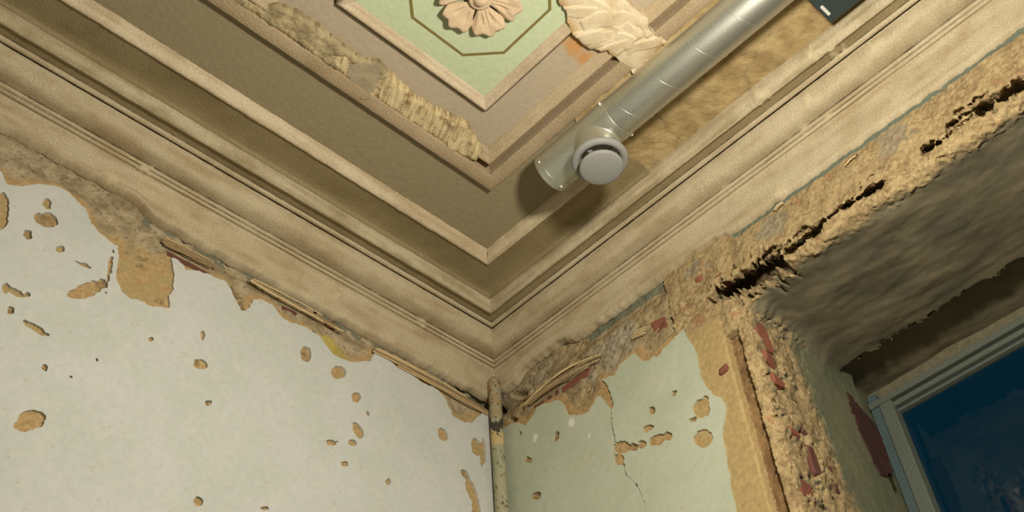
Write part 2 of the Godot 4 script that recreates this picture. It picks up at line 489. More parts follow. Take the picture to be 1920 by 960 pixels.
# PROFILE: [inset from the outline, height]; a mitred frame round the rectangle on the ceiling; returns one mesh a side
func frame_side(x0: float, x1: float, z0: float, z1: float, side: int, profile: Array, base: Color, tint: Color, wobble := 0.0012) -> ArrayMesh:
	var corner := [Vector3(x0, 0, z0), Vector3(x1, 0, z0), Vector3(x1, 0, z1), Vector3(x0, 0, z1)]
	var a: Vector3 = corner[side]
	var b: Vector3 = corner[(side + 1) % 4]
	var dir := (b - a).normalized()
	var inward := Vector3(-dir.z, 0, dir.x)
	var count := int((b - a).length() / 0.012) + 2
	var p := PackedVector3Array()
	var col := PackedColorArray()
	for k in profile.size():
		var e: float = profile[k][0]
		var s := a + (dir + inward) * e
		var t := b + (inward - dir) * e
		for i in count:
			var q := s.lerp(t, float(i) / (count - 1))
			q.y = H + profile[k][1]
			var n: float = noises.mid.get_noise_3dv(q)
			if q.y < CEIL - 0.001: q.y += wobble * n
			p.append(q)
			col.append(base.lerp(tint, clampf(0.35 + 0.8 * noises.wide.get_noise_3dv(q) + 0.4 * n, 0.0, 1.0)))
	return grid(p, profile.size(), count, Vector3((x0 + x1) * 0.5, 0, (z0 + z1) * 0.5), false, col)

# ------------------------------------------------------------------ the stage

func _ready() -> void:
	rng.seed = 11
	# camera
	var cam := Camera3D.new()
	cam.name = "camera"
	cam.fov = 26.70
	cam.near = 0.05
	var right := Vector3(0.72504413, -0.0613197, 0.68596713)
	var up := Vector3(-0.46286734, 0.69414527, 0.55128593)
	var ahead := Vector3(0.50996552, 0.71721841, -0.47490306)
	add_child(cam)
	cam.transform = Transform3D(Basis(right, up, -ahead), Vector3(0, H, 0))
	cam.current = true
	# night outside, seen through the window
	var we := WorldEnvironment.new()
	we.name = "environment"
	var env := Environment.new()
	env.background_mode = Environment.BG_COLOR
	env.background_color = Color8(0, 33, 46)
	env.tonemap_mode = Environment.TONE_MAPPER_LINEAR
	env.tonemap_exposure = 1.0
	env.sdfgi_enabled = true
	env.ssao_enabled = true
	env.ssil_enabled = true
	we.environment = env
	add_child(we)

	noises.fine = noise(60.0, 3, 21)
	noises.mid = noise(16.0, 3, 22)
	noises.wide = noise(4.0, 3, 23)
	noises.grit = noise(140.0, 2, 24)
	make_textures()
	pendant_lamp()
	room_shell()
	ceiling_parts()
	left_wall()
	right_wall()
	window()
	cornices()
	coffer()
	rosette()
	duct()
	air_valve()
	corner_pipe()
	dark_box()

# ------------------------------------------------------------------ lamp (above and behind the camera)

func pendant_lamp() -> void:
	var t := holder("pendant_lamp", Vector3(LAMP.x, CEIL, LAMP.z))
	tag(t, "glowing opal glass globe hanging on a cord from the ceiling", "lamp")
	var glow := StandardMaterial3D.new()
	glow.albedo_color = Color(1, 0.97, 0.90)
	glow.emission_enabled = true
	glow.emission = Color(1.0, 0.965, 0.89)
	glow.emission_energy_multiplier = 14.0
	var dark := mat("fitting", Color8(60, 58, 54), 0.5, "", "")
	part("bulb", lathe([[0.002, -0.075], [0.037, -0.065], [0.065, -0.037], [0.075, 0.0], [0.065, 0.037], [0.037, 0.065], [0.03, 0.07], [0.002, 0.072]], LAMP), glow, t)
	part("socket", lathe([[0.002, 0.07], [0.034, 0.071], [0.034, 0.12], [0.008, 0.145], [0.002, 0.146]], LAMP), dark, t)
	part("cord", tube(PackedVector3Array([LAMP + Vector3(0, 0.14, 0), Vector3(LAMP.x, CEIL, LAMP.z)]), 0.004), dark, t)
	var l := OmniLight3D.new()
	l.name = "bulb_light"
	l.light_color = Color(1.0, 0.97, 0.905)
	l.light_energy = LAMP_POWER
	l.light_size = 0.07
	l.omni_range = 12.0
	l.omni_attenuation = 2.0
	l.shadow_enabled = true
	t.add_child(l)
	l.position = LAMP - t.position

# ------------------------------------------------------------------ room shell

func structure(called: String, label: String) -> Node3D:
	var o := holder(called)
	tag(o, label, "", "", "structure")
	return o

func room_shell() -> void:
	var wall_paint := mat("plain_paint", Color8(196, 200, 184), 0.8, "cloud", "rough", 0.7, 0.25)
	var fl := structure("floor", "bare boarded floor below the picture")
	for k in 22:
		part("board", block(Vector3(-2.4 + k * 0.21, -0.04, WZ - 0.1), Vector3(-2.4 + k * 0.21 + 0.206, 0.0, 2.7), 0.002), mat("board", Color8(178, 164, 144), 0.6, "cloud", "", 0.8), fl)
	part("subfloor", block(Vector3(-2.6, -0.2, WZ - 0.5), Vector3(2.5, -0.045, 2.9), 0.0), mat("subfloor", Color8(80, 70, 60)), fl)
	var wb := structure("wall_back", "plain painted wall behind the camera")
	part("plaster", block(Vector3(-2.7, 0.0, 2.6), Vector3(3.0, CEIL + 0.1, 2.9), 0.0), wall_paint, wb)
	var ws := structure("wall_side", "plain painted wall beside the camera")
	part("plaster", block(Vector3(-2.7, 0.0, WZ - 0.4), Vector3(-2.4, CEIL + 0.1, 2.9), 0.0), wall_paint, ws)

# ------------------------------------------------------------------ ceiling

func ceiling_parts() -> void:
	var c := structure("ceiling", "coffered stucco ceiling in beige, brown and green")
	part("slab", block(Vector3(-2.7, CEIL + 0.02, WZ - 0.4), Vector3(3.0, CEIL + 0.2, 2.9), 0.0), mat("slab", Color8(150, 130, 100)), c)
	var pink := mat("pink", Color8(172, 158, 136), 0.9, "film", "rough", 1.1, 0.15)
	# flats of the coffer; the grooves beside the mouldings stay open up to the slab
	for r in [[-2.4, 0.811, -1.461, 2.6], [0.811, 1.369, -1.461, -1.331], [0.811, 1.369, -0.769, 2.6]]:
		part("flat_panel", block(Vector3(r[0], CEIL, r[2]), Vector3(r[1], CEIL + 0.03, r[3]), 0.0), pink, c, "beige flat of the coffered panel")
	var fc := PackedColorArray()
	var fh := PackedFloat32Array()
	var ground := lin(172, 158, 136)
	for j in 814:
		for i in 28:
			var q := Vector3(1.369 + i * 0.005, 0, -1.461 + j * 0.005)
			fh.append(0.0)
			var n: float = noises.mid.get_noise_3dv(q)
			var wet := maxf(1.0 - Vector2((q.x - 1.400) / 0.055, (q.z + 0.985) / 0.050).length(), 1.0 - Vector2((q.x - 1.47) / 0.05, (q.z + 1.005) / 0.03).length())
			fc.append(ground.lerp(lin(186, 134, 74), clampf(wet * 1.5 + 1.0 * n, 0.0, 0.85) if wet > -0.25 else 0.0))   # rusty water stain at the edge of the repair
	part("flat_panel", relief(Vector3(1.369, CEIL, -1.461), Vector3(1, 0, 0), Vector3(0, 0, 1), 0.005, 28, 814, PackedFloat32Array(), fh, fc, -0.01), mat("pink_stained", Color.WHITE, 0.9, "film", "rough", 1.1, 0.15, true), c, "beige flat with a rusty stain beside the repair")
	var brown := mat("brown", Color8(144, 132, 104), 0.9, "film", "rough", 0.9, 0.2)
	part("border_band", block(Vector3(-2.4, CEIL, WZ + 0.02), Vector3(2.05, CEIL + 0.03, -1.492), 0.0), brown, c, "brown painted border band")
	part("border_band", block(Vector3(1.534, CEIL, -1.492), Vector3(2.05, CEIL + 0.03, 2.6), 0.0), brown, c, "brown painted border band")
	# bare rough plaster where the border was taken off, right of the duct
	var cell := 0.006
	var u0 := 1.58
	var v0 := -1.30
	var nu := 55
	var nv := 420
	var f := poly_field([1.57, -1.17, 1.66, -1.20, 1.78, -1.19, 1.861, -1.214, 1.876, -1.196, 1.902, -1.163, 1.96, -1.147, 1.96, 1.6, 1.57, 1.6], u0, v0, cell, nu, nv)
	var h := PackedFloat32Array()
	var col := PackedColorArray()
	var crack := PackedFloat32Array()
	crack.resize(nu * nv)
	crack.fill(0.05)
	cut_line(crack, [1.64, -0.98, 1.68, -0.955, 1.70, -0.96, 1.735, -0.975, 1.75, -1.0, 1.79, -1.0, 1.83, -1.02, 1.88, -1.01], 0.0, 0.0, u0, v0, cell, nu, nv)
	cut_line(crack, [1.79, -0.60, 1.80, -0.66, 1.83, -0.69, 1.84, -0.73, 1.88, -0.745], 0.0, 0.0, u0, v0, cell, nu, nv)
	for j in nv:
		for i in nu:
			var q := Vector3(u0 + i * cell, 0, v0 + j * cell)
			var a: float = noises.wide.get_noise_3dv(q)
			var b: float = noises.mid.get_noise_3dv(q)
			var g: float = noises.fine.get_noise_3dv(q)
			var k := j * nu + i
			f[k] += 0.006 * b + 0.003 * g
			h.append(0.010 + 0.006 * a + 0.004 * b + 0.0016 * g - 0.002 * clampf(1.0 - crack[k] / 0.005, 0.0, 1.0))
			var c2 := lin(194, 170, 122).lerp(lin(164, 140, 98), clampf(0.5 + 1.1 * b, 0.0, 1.0)).lerp(lin(140, 120, 84), clampf(-0.2 + 1.6 * g, 0.0, 1.0) * 0.7).lerp(lin(206, 186, 140), clampf(1.5 * a, 0.0, 0.7))
			col.append(c2.lerp(lin(96, 76, 50), clampf(1.0 - crack[k] / 0.006, 0.0, 1.0) * clampf(0.35 + g, 0.0, 0.6)))
	part("bare_plaster", relief(Vector3(u0, CEIL, v0), Vector3(1, 0, 0), Vector3(0, 0, 1), cell, nu, nv, f, h, col, -0.002), mat("bare", Color.WHITE, 0.95, "grain", "rough", 3.0, 0.8, true), c, "bare ochre plaster where the border was stripped")
	# torn plaster along the left of the coffer
	cell = 0.0035
	u0 = 0.45
	v0 = -1.56
	nu = 310
	nv = 74
	f = poly_field(TORN, u0, v0, cell, nu, nv)
	var bare := poly_field(TORN_BARE, u0, v0, cell, nu, nv)
	var smear := poly_field(GREY, u0, v0, cell, nu, nv)
	h = PackedFloat32Array()
	col = PackedColorArray()
	var streak := noise(1.0, 3, 41)
	for j in nv:
		for i in nu:
			var q := Vector3(u0 + i * cell, 0, v0 + j * cell)
			var k := j * nu + i
			var b: float = noises.mid.get_noise_3dv(q)
			var g: float = noises.fine.get_noise_3dv(q)
			var s := streak.get_noise_2d(q.x * 110.0 + q.z * 50.0, q.z * 9.0)     # fibres hanging across the strip
			f[k] += 0.008 * b + 0.005 * s
			var e := clampf(f[k] / 0.012, 0.0, 1.0)
			if smear[k] + 0.006 * b > 0.0:
				h.append(0.0195 + 0.002 * b + 0.001 * g)
				col.append(lin(180, 166, 138).lerp(lin(164, 150, 122), clampf(0.5 + b, 0.0, 1.0)))
			elif bare[k] > 0.0:
				h.append(0.013 + 0.006 * e + 0.005 * s + 0.002 * b)
				col.append(lin(220, 202, 158).lerp(lin(168, 140, 96), clampf(0.35 - 1.6 * s, 0.0, 1.0) * 0.8).lerp(lin(122, 86, 56), clampf(b * 2.0 - 0.35, 0.0, 0.7) * smoothstep(-1.475, -1.44, q.z)))
			else:
				h.append(0.013 + 0.008 * e + 0.006 * b + 0.003 * g)
				col.append(lin(190, 173, 135).lerp(lin(156, 140, 108), clampf(0.4 + 1.4 * b, 0.0, 1.0)).lerp(lin(120, 110, 84), clampf(2.0 * g - 0.3, 0.0, 0.6)))
	part("torn_plaster", relief(Vector3(u0, CEIL, v0), Vector3(1, 0, 0), Vector3(0, 0, 1), cell, nu, nv, f, h, col, -0.002), mat("torn", Color.WHITE, 0.95, "grain", "rough", 4.0, 0.8, true), c, "torn fibrous plaster along the coffer moulding")
	# trowelled repair over the moulding beside the green panel
	cell = 0.003
	u0 = 1.22
	v0 = -1.10
	nu = 123
	nv = 150
	f = poly_field(PATCH, u0, v0, cell, nu, nv)
	h = PackedFloat32Array()
	col = PackedColorArray()
	var strokes := []
	for k in 46:                                                                   # overlapping trowel strokes, each tilted, with a lip along one side
		var an := rng.randf_range(-0.5, 1.2)
		strokes.append([rng.randf_range(1.22, 1.58), rng.randf_range(-1.10, -0.66), cos(an), sin(an), rng.randf_range(0.03, 0.065), rng.randf_range(0.014, 0.03), rng.randf_range(0.0, 0.006)])
	for j in nv:
		for i in nu:
			var q := Vector3(u0 + i * cell, 0, v0 + j * cell)
			var k := j * nu + i
			var b: float = noises.mid.get_noise_3dv(q)
			var g: float = noises.fine.get_noise_3dv(q)
			f[k] += 0.006 * b + 0.003 * g
			var e := clampf(f[k] / 0.02, 0.0, 1.0)
			var top := 0.0
			for t in strokes:
				var dx: float = q.x - t[0]
				var dz: float = q.z - t[1]
				var al: float = (dx * t[2] + dz * t[3]) / t[4]
				var ac: float = (-dx * t[3] + dz * t[2]) / t[5] + 0.3 * al * al + 0.25 * b
				if absf(al) < 1.0 and absf(ac) < 1.0:
					var rim := smoothstep(0.0, 0.10, 1.0 - absf(ac)) * smoothstep(0.0, 0.2, 1.0 - absf(al))
					top = maxf(top, (t[6] + 0.0045 * (ac + 1.0) * 0.5 + 0.001 * al) * rim)
			h.append(0.019 + 0.005 * sqrt(e) + top + 0.0008 * b + 0.0004 * g)
			col.append(lin(220, 203, 172).lerp(lin(204, 184, 150), clampf(0.4 + 1.2 * b, 0.0, 1.0)).lerp(lin(200, 160, 98), clampf(1.0 - f[k] / 0.02, 0.0, 1.0) * clampf(b * 3.0, 0.0, 0.8)))
	part("trowelled_patch", relief(Vector3(u0, CEIL, v0), Vector3(1, 0, 0), Vector3(0, 0, 1), cell, nu, nv, f, h, col, -0.002), mat("patch", Color.WHITE, 0.9, "grain", "fine", 3.0, 0.5, true), c, "cream trowelled plaster patch over the moulding")

# ------------------------------------------------------------------ left wall

func reed(parent: Node3D, a: Vector3, b: Vector3, sag: Vector3, r: float, m: Material) -> void:
	var path := PackedVector3Array()
	for k in 9:
		var t := k / 8.0
		path.append(a.lerp(b, t) + sag * (4.0 * t * (1.0 - t)) + Vector3(0, rng.randf_range(-0.0012, 0.0012), 0))
	part("reed", tube(path, r, 7, 0.25), m, parent)

func left_wall() -> void:
	var w := structure("wall_left", "pale grey-green plaster wall, its top edge broken away under the cornice")
	part("masonry", block(Vector3(-2.6, 0.0, WZ - 0.4), Vector3(WX + 0.1, CEIL + 0.1, WZ - 0.05), 0.0), mat("masonry", Color8(140, 120, 90)), w)
	var cell := 0.005
	var u0 := 0.10
	var v0 := H + 1.10
	var nu := 402
	var nv := 262
	var paint := poly_field(LEFT_PAINT, u0, v0, cell, nu, nv)
	var dark := PackedFloat32Array()
	dark.resize(nu * nv)
	var holes := hole_field(LEFT_HOLES, u0, v0, cell, nu, nv, dark)
	var mask := PackedFloat32Array()
	var hp := PackedFloat32Array()
	var cp := PackedColorArray()
	var hs := PackedFloat32Array()
	var cs := PackedColorArray()
	var spots := [[1.345, H + 2.215, 0.017, lin(66, 92, 116)], [1.40, H + 2.20, 0.045, lin(196, 178, 96)], [1.345, H + 2.185, 0.03, lin(190, 124, 84)], [1.44, H + 2.19, 0.03, lin(176, 160, 90)]]
	for j in nv:
		for i in nu:
			var k := j * nu + i
			var q := Vector3(u0 + i * cell, v0 + j * cell, 0)
			var a: float = noises.wide.get_noise_3dv(q)
			var b: float = noises.mid.get_noise_3dv(q)
			var g: float = noises.fine.get_noise_3dv(q)
			var t: float = noises.grit.get_noise_3dv(q)
			var edge := paint[k] + 0.007 * b + 0.004 * g
			var chip := holes[k] + 0.0045 * g + 0.003 * b + 0.0015 * t
			mask.append(minf(edge, chip))
			hp.append(0.001 * a + 0.0006 * b)
			var c := lin(197, 198, 195).lerp(lin(190, 193, 187), clampf(0.5 + 1.2 * a, 0.0, 1.0)).lerp(lin(201, 198, 192), clampf(0.9 * b, 0.0, 0.6))
			if t > 0.55 and g > 0.30: c = c.lerp(lin(176, 150, 110), 0.5)
			cp.append(c)
			# the plaster and mortar behind
			var out := clampf((-edge - 0.012 + 0.012 * b) / 0.02, 0.0, 1.0) * smoothstep(H + 2.17, H + 2.23, q.y + 0.03 * b)
			var under := smoothstep(H + 2.265, H + 2.305, q.y + 0.02 * b)
			var depth := -0.0075 - 0.0015 * minf(dark[k], 1.0)
			depth = lerpf(depth, -0.010 - 0.012 * under + 0.007 * b + 0.0022 * g, out)
			depth -= 0.03 * smoothstep(1.90, 2.02, q.x + 0.05 * b) * smoothstep(H + 2.27, H + 2.285, q.y) * (1.0 - smoothstep(H + 2.325, H + 2.34, q.y))
			depth -= 0.03 * maxf(dark[k] - 1.0, 0.0)        # gouged out
			hs.append(depth + 0.0012 * g + 0.0008 * t)
			var s := lin(198, 170, 124).lerp(lin(176, 146, 102), clampf(0.5 + 1.3 * g, 0.0, 1.0))
			s = s.lerp(lin(176, 160, 116), clampf(1.6 * b + 0.2, 0.0, 0.7))
			if dark[k] > 0.5: s = s.lerp(lin(142, 118, 86), clampf(0.6 + g, 0.0, 1.0))
			var grey := lin(188, 172, 142).lerp(lin(156, 140, 110), clampf(0.5 + 1.4 * b, 0.0, 1.0)).lerp(lin(110, 96, 72), clampf(2.2 * g - 0.4, 0.0, 0.7))
			s = s.lerp(grey, out)
			if q.y > H + 2.30 and q.y < H + 2.34 and q.x > 0.75 and b + a > -0.1: s = s.lerp(lin(112, 118, 100), 0.75)     # older grey-green coat, with the shadow line under the cornice painted in
			for o in spots:
				var e := clampf((o[2] - Vector2(q.x - o[0], q.y - o[1]).length() + 0.012 * g) / 0.008, 0.0, 1.0)
				s = s.lerp(o[3], e * 0.85)
			cs.append(s)
	var origin := Vector3(u0, v0, WZ)
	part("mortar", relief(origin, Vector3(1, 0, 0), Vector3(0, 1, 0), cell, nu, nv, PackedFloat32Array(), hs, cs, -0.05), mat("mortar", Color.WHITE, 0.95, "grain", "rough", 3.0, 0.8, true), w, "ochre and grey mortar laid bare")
	part("paint_layer", relief(origin, Vector3(1, 0, 0), Vector3(0, 1, 0), cell, nu, nv, mask, hp, cp, -0.010), mat("paint", Color.WHITE, 0.75, "film", "fine", 1.2, 0.04, true), w, "pale grey-green paint with chips")
	part("paint_layer", block(Vector3(-2.4, 0.0, WZ - 0.05), Vector3(u0, H + 2.30, WZ), 0.0), mat("paint_plain", Color8(194, 196, 191), 0.75, "film", "fine", 1.2, 0.08), w)
	part("paint_layer", block(Vector3(u0, 0.0, WZ - 0.05), Vector3(WX, v0, WZ), 0.0), mats["paint_plain"], w)
	# reed lath showing in the broken band
	var straw := [mat("straw_0", Color8(222, 200, 154), 0.7, "grain", ""), mat("straw_1", Color8(200, 174, 130), 0.7, "grain", ""), mat("straw_2", Color8(164, 140, 104), 0.7, "grain", "")]
	for r in [[0.815, 2.268, 0.985, 2.270, 0.0], [0.812, 2.260, 0.990, 2.262, 0.0], [0.818, 2.277, 0.975, 2.280, 0.001], [0.82, 2.253, 0.97, 2.254, 0.0],
			[1.10, 2.293, 1.42, 2.283, -0.004], [1.10, 2.287, 1.44, 2.278, -0.006], [1.11, 2.300, 1.36, 2.298, 0.002], [1.20, 2.279, 1.43, 2.270, 0.004],
			[1.56, 2.274, 2.07, 2.266, 0.004], [1.56, 2.266, 2.07, 2.257, 0.002], [1.57, 2.281, 1.95, 2.280, 0.003], [1.66, 2.258, 2.05, 2.250, 0.0], [1.58, 2.288, 1.84, 2.291, 0.0]]:
		reed(w, Vector3(r[0], H + r[1], WZ + 0.002), Vector3(r[2], H + r[3], WZ + 0.005), Vector3(0, r[4], 0.002), rng.randf_range(0.0028, 0.0040), straw[rng.randi() % 3])
	var brick := [mat("brick_0", Color8(134, 84, 68), 0.9, "grain", "rough", 4.0, 0.8), mat("brick_1", Color8(148, 94, 73), 0.9, "grain", "rough", 4.0, 0.8), mat("brick_2", Color8(110, 74, 64), 0.9, "grain", "rough", 4.0, 0.8)]
	for r in [[0.835, 2.222, 0.985, 2.252, 2], [1.385, 2.285, 1.425, 2.312, 0], [1.62, 2.225, 1.80, 2.250, 2], [1.22, 2.258, 1.28, 2.276, 2]]:
		part("brick", block(Vector3(r[0], H + r[1], WZ - 0.06), Vector3(r[2], H + r[3], WZ - 0.006), 0.006, 0.004), brick[r[4]], w)

# ------------------------------------------------------------------ right wall and window reveal

func right_wall() -> void:
	var w := structure("wall_right", "grey-green plaster pier and broken masonry round the deep window reveal")
	var core: Material = mats["masonry"]
	part("masonry", block(Vector3(WX + 0.07, 0.0, WZ - 0.4), Vector3(3.0, CEIL + 0.1, JAMB - 0.10), 0.0), core, w)
	part("masonry", block(Vector3(WX + 0.16, HEAD + 0.13, JAMB - 0.10), Vector3(3.0, CEIL + 0.1, 2.9), 0.0), core, w)
	part("masonry", block(Vector3(WX + 0.07, 0.0, 0.18), Vector3(3.0, HEAD + 0.13, 2.9), 0.0), core, w)
	part("masonry", block(Vector3(WX + 0.07, 0.0, JAMB - 0.10), Vector3(3.0, 0.95, 0.18), 0.0), core, w)
	var plain: Material = mats["paint_plain"]
	part("paint_layer", block(Vector3(WX, 0.0, 0.18), Vector3(WX + 0.08, CEIL - 0.1, 2.6), 0.0), plain, w)
	part("paint_layer", block(Vector3(WX, 0.0, -1.33), Vector3(WX + 0.08, 0.95, 0.18), 0.0), plain, w)
	var cell := 0.005
	var u0 := WZ
	var v0 := H + 1.10
	var nu := 158
	var nv := 262
	var paint := poly_field(RIGHT_PAINT, u0, v0, cell, nu + 40, nv)
	var dark := PackedFloat32Array()
	dark.resize((nu + 40) * nv)
	var holes := hole_field(RIGHT_HOLES, u0, v0, cell, nu + 40, nv, dark)
	var crack := PackedFloat32Array()
	crack.resize((nu + 40) * nv)
	crack.fill(0.05)
	cut_line(crack, CRACK, 0.0035, 0.0015, u0, v0, cell, nu + 40, nv)
	var mask := PackedFloat32Array()
	var hp := PackedFloat32Array()
	var cp := PackedColorArray()
	var hs := PackedFloat32Array()
	var cs := PackedColorArray()
	for j in nv:
		for i in nu + 40:
			var k := j * (nu + 40) + i
			var q := Vector3(WX, v0 + j * cell, u0 + i * cell)
			var a: float = noises.wide.get_noise_3dv(q)
			var b: float = noises.mid.get_noise_3dv(q)
			var g: float = noises.fine.get_noise_3dv(q)
			var t: float = noises.grit.get_noise_3dv(q)
			var edge := paint[k] + 0.006 * b + 0.004 * g
			mask.append(minf(edge, minf(holes[k] + 0.0045 * g + 0.003 * b + 0.0015 * t, crack[k] + 0.002 * g)))
			hp.append(0.001 * a + 0.0006 * b)
			var c := lin(182, 187, 168).lerp(lin(174, 181, 160), clampf(0.5 + 1.2 * a, 0.0, 1.0)).lerp(lin(186, 184, 160), clampf(0.9 * b, 0.0, 0.6))
			for m in [[-1.925, H + 2.085, 0.010, 0.016], [-1.765, H + 2.050, 0.011, 0.019], [-1.70, H + 1.965, 0.006, 0.01]]:     # fresh white knocks
				if Vector2((q.z - m[0]) / m[2], (q.y - m[1]) / m[3]).length() + 0.6 * g < 1.0: c = lin(216, 214, 202)
			if t > 0.55 and g > 0.30: c = c.lerp(lin(170, 140, 96), 0.5)
			cp.append(c)
			if i >= nu: continue
			var out := clampf((-edge - 0.015 + 0.016 * b) / 0.02, 0.0, 1.0)
			var under := smoothstep(H + 2.285, H + 2.32, q.y + 0.02 * b)
			var depth := -0.0075 - 0.0015 * minf(dark[k], 1.0)
			depth = lerpf(depth, -0.010 - 0.012 * under + 0.009 * b + 0.0022 * g, out)
			depth -= 0.03 * (1.0 - smoothstep(-2.03, -1.92, q.z + 0.05 * b)) * smoothstep(H + 2.26, H + 2.275, q.y) * (1.0 - smoothstep(H + 2.32, H + 2.335, q.y))
			depth -= 0.03 * maxf(dark[k] - 1.0, 0.0)        # gouged out
			hs.append(depth + 0.0012 * g + 0.0008 * t)
			var s := lin(196, 166, 118).lerp(lin(172, 140, 96), clampf(0.5 + 1.3 * g, 0.0, 1.0))
			if dark[k] > 0.5: s = s.lerp(lin(138, 116, 86), clampf(0.6 + g, 0.0, 1.0))
			var grey := lin(184, 164, 124).lerp(lin(152, 134, 102), clampf(0.5 + 1.4 * b, 0.0, 1.0)).lerp(lin(172, 164, 144), clampf(2.0 * a, 0.0, 0.8)).lerp(lin(100, 84, 62), clampf(2.2 * g - 0.2, 0.0, 0.8))
			s = s.lerp(grey, out)
			if q.y > H + 2.325 and q.z > -1.66: s = s.lerp(lin(106, 116, 100), 0.8)     # strip of older grey-green coat, its dark tone partly painted cornice shade
			cs.append(s)
	var origin := Vector3(WX, v0, u0)
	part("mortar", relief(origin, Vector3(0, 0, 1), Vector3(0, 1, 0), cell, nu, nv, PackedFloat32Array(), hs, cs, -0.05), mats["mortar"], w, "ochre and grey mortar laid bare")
	part("paint_layer", relief(origin, Vector3(0, 0, 1), Vector3(0, 1, 0), cell, nu + 40, nv, mask, hp, cp, -0.010), mats["paint"], w, "grey-green paint with a long crack")
	part("paint_layer", block(Vector3(WX, 0.0, WZ), Vector3(WX + 0.05, v0, -1.2), 0.0), plain, w)
	var straw := [mats["straw_0"], mats["straw_1"], mats["straw_2"]]
	for r in [[-1.955, 2.237, -1.605, 2.222, 0.026], [-1.955, 2.234, -1.60, 2.213, 0.020], [-1.95, 2.231, -1.61, 2.204, 0.014], [-1.90, 2.245, -1.64, 2.230, 0.022], [-1.955, 2.227, -1.66, 2.203, 0.012], [-1.86, 2.252, -1.66, 2.238, 0.016], [-1.93, 2.221, -1.72, 2.208, 0.008],
			[-1.475, 2.207, -1.415, 2.195, 0.0], [-1.47, 2.216, -1.41, 2.203, 0.0], [-1.475, 2.198, -1.42, 2.186, 0.0], [-0.650, 2.292, -0.612, 2.298, 0.0], [-0.648, 2.286, -0.608, 2.292, 0.0], [-0.655, 2.280, -0.615, 2.287, 0.0], [-0.895, 2.302, -0.862, 2.308, 0.0], [-0.890, 2.296, -0.860, 2.302, 0.0]]:
		reed(w, Vector3(WX - 0.004, H + r[1], r[0]), Vector3(WX - 0.006, H + r[3], r[2]), Vector3(-0.004, r[4], 0), rng.randf_range(0.0022, 0.0032), straw[rng.randi() % 3])
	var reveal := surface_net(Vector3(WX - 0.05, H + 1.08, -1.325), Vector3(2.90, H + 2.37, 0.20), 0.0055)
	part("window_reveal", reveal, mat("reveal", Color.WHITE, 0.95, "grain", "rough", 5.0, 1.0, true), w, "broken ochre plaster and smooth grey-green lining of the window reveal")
	part("lower_reveal", block(Vector3(WX + 0.004, 0.95, -1.33), Vector3(2.75, H + 1.10, JAMB - 0.004), 0.01), mat("render_coat", Color8(182, 160, 118), 0.95, "cloud", "rough", 2.0, 0.8), w)
	# bricks that show in the broken edge: near corner (x, y, z) to far corner, tone
	var tone := [mats["brick_0"], mats["brick_1"], mats["brick_2"]]
	for r in [[2.105, 2.196, -1.93, 2.15, 2.222, -1.80, 2], [2.105, 2.192, -1.79, 2.15, 2.216, -1.67, 0], [2.106, 2.168, -1.405, 2.16, 2.224, -1.345, 0], [2.112, 2.205, -1.300, 2.16, 2.235, -1.265, 2], [2.098, 2.245, -1.215, 2.15, 2.270, -1.185, 1], [2.103, 2.213, -1.15, 2.16, 2.232, -1.12, 0],
			[2.150, 1.945, -1.16, 2.215, 2.045, -1.084, 1], [2.150, 1.885, -1.16, 2.205, 1.930, -1.086, 1], [2.098, 1.885, -1.215, 2.16, 1.915, -1.176, 0], [2.160, 1.815, -1.16, 2.215, 1.855, -1.084, 1],
			[2.165, 1.645, -1.16, 2.215, 1.675, -1.085, 1], [2.26, 1.70, -1.16, 2.30, 1.84, -1.101, 2], [2.25, 1.56, -1.16, 2.29, 1.66, -1.092, 2], [2.33, 1.55, -1.16, 2.37, 1.65, -1.103, 2], [2.16, 1.70, -1.18, 2.20, 1.80, -1.125, 2], [2.14, 1.44, -1.16, 2.20, 1.50, -1.092, 0]]:
		part("brick", block(Vector3(r[0], H + r[1], r[2]), Vector3(r[3], H + r[4], r[5]), 0.007, 0.005), tone[r[6]], w)
	# dark red old coat between the lining and the frame
	cell = 0.004
	var mf := poly_field(MAROON, 2.50, H + 1.60, cell, 75, 120)
	var mh := PackedFloat32Array()
	var mc := PackedColorArray()
	for j in 120:
		for i in 75:
			var q := Vector3(2.50 + i * cell, H + 1.60 + j * cell, JAMB)
			mf[j * 75 + i] += -0.004 + 0.012 * noises.mid.get_noise_3dv(q) + 0.010 * noises.fine.get_noise_3dv(q)
			mh.append(0.004 + 0.001 * noises.fine.get_noise_3dv(q))
			mc.append(lin(92, 62, 55).lerp(lin(76, 56, 52), clampf(0.5 + noises.mid.get_noise_3dv(q), 0.0, 1.0)))
	part("red_coat", relief(Vector3(2.50, H + 1.60, JAMB), Vector3(1, 0, 0), Vector3(0, 1, 0), cell, 75, 120, mf, mh, mc, -0.01), mats["mortar"], w, "dark red old coat beside the window frame")

# hollows that run along the wall and reach up into it: [z0, height0, z1, height1, half width, reach]
var cavities := [[-1.16, 2.142, -1.02, 2.130, 0.030, 0.16], [-1.07, 2.126, -0.96, 2.116, 0.044, 0.16], [-0.95, 2.125, -0.80, 2.138, 0.013, 0.10], [-0.80, 2.142, -0.69, 2.152, 0.006, 0.06], [-0.71, 2.150, -0.59, 2.142, 0.012, 0.10], [-0.90, 2.150, -0.83, 2.165, 0.006, 0.05],
	[-0.455, 2.154, -0.41, 2.148, 0.014, 0.10], [-0.37, 2.178, -0.28, 2.170, 0.008, 0.08], [-0.29, 2.160, -0.15, 2.150, 0.017, 0.12], [-0.40, 2.146, -0.30, 2.156, 0.006, 0.06], [-0.34, 2.196, -0.25, 2.192, 0.005, 0.05], [-0.64, 2.172, -0.60, 2.18, 0.004, 0.04], [-1.02, 2.16, -0.93, 2.175, 0.006, 0.06]]

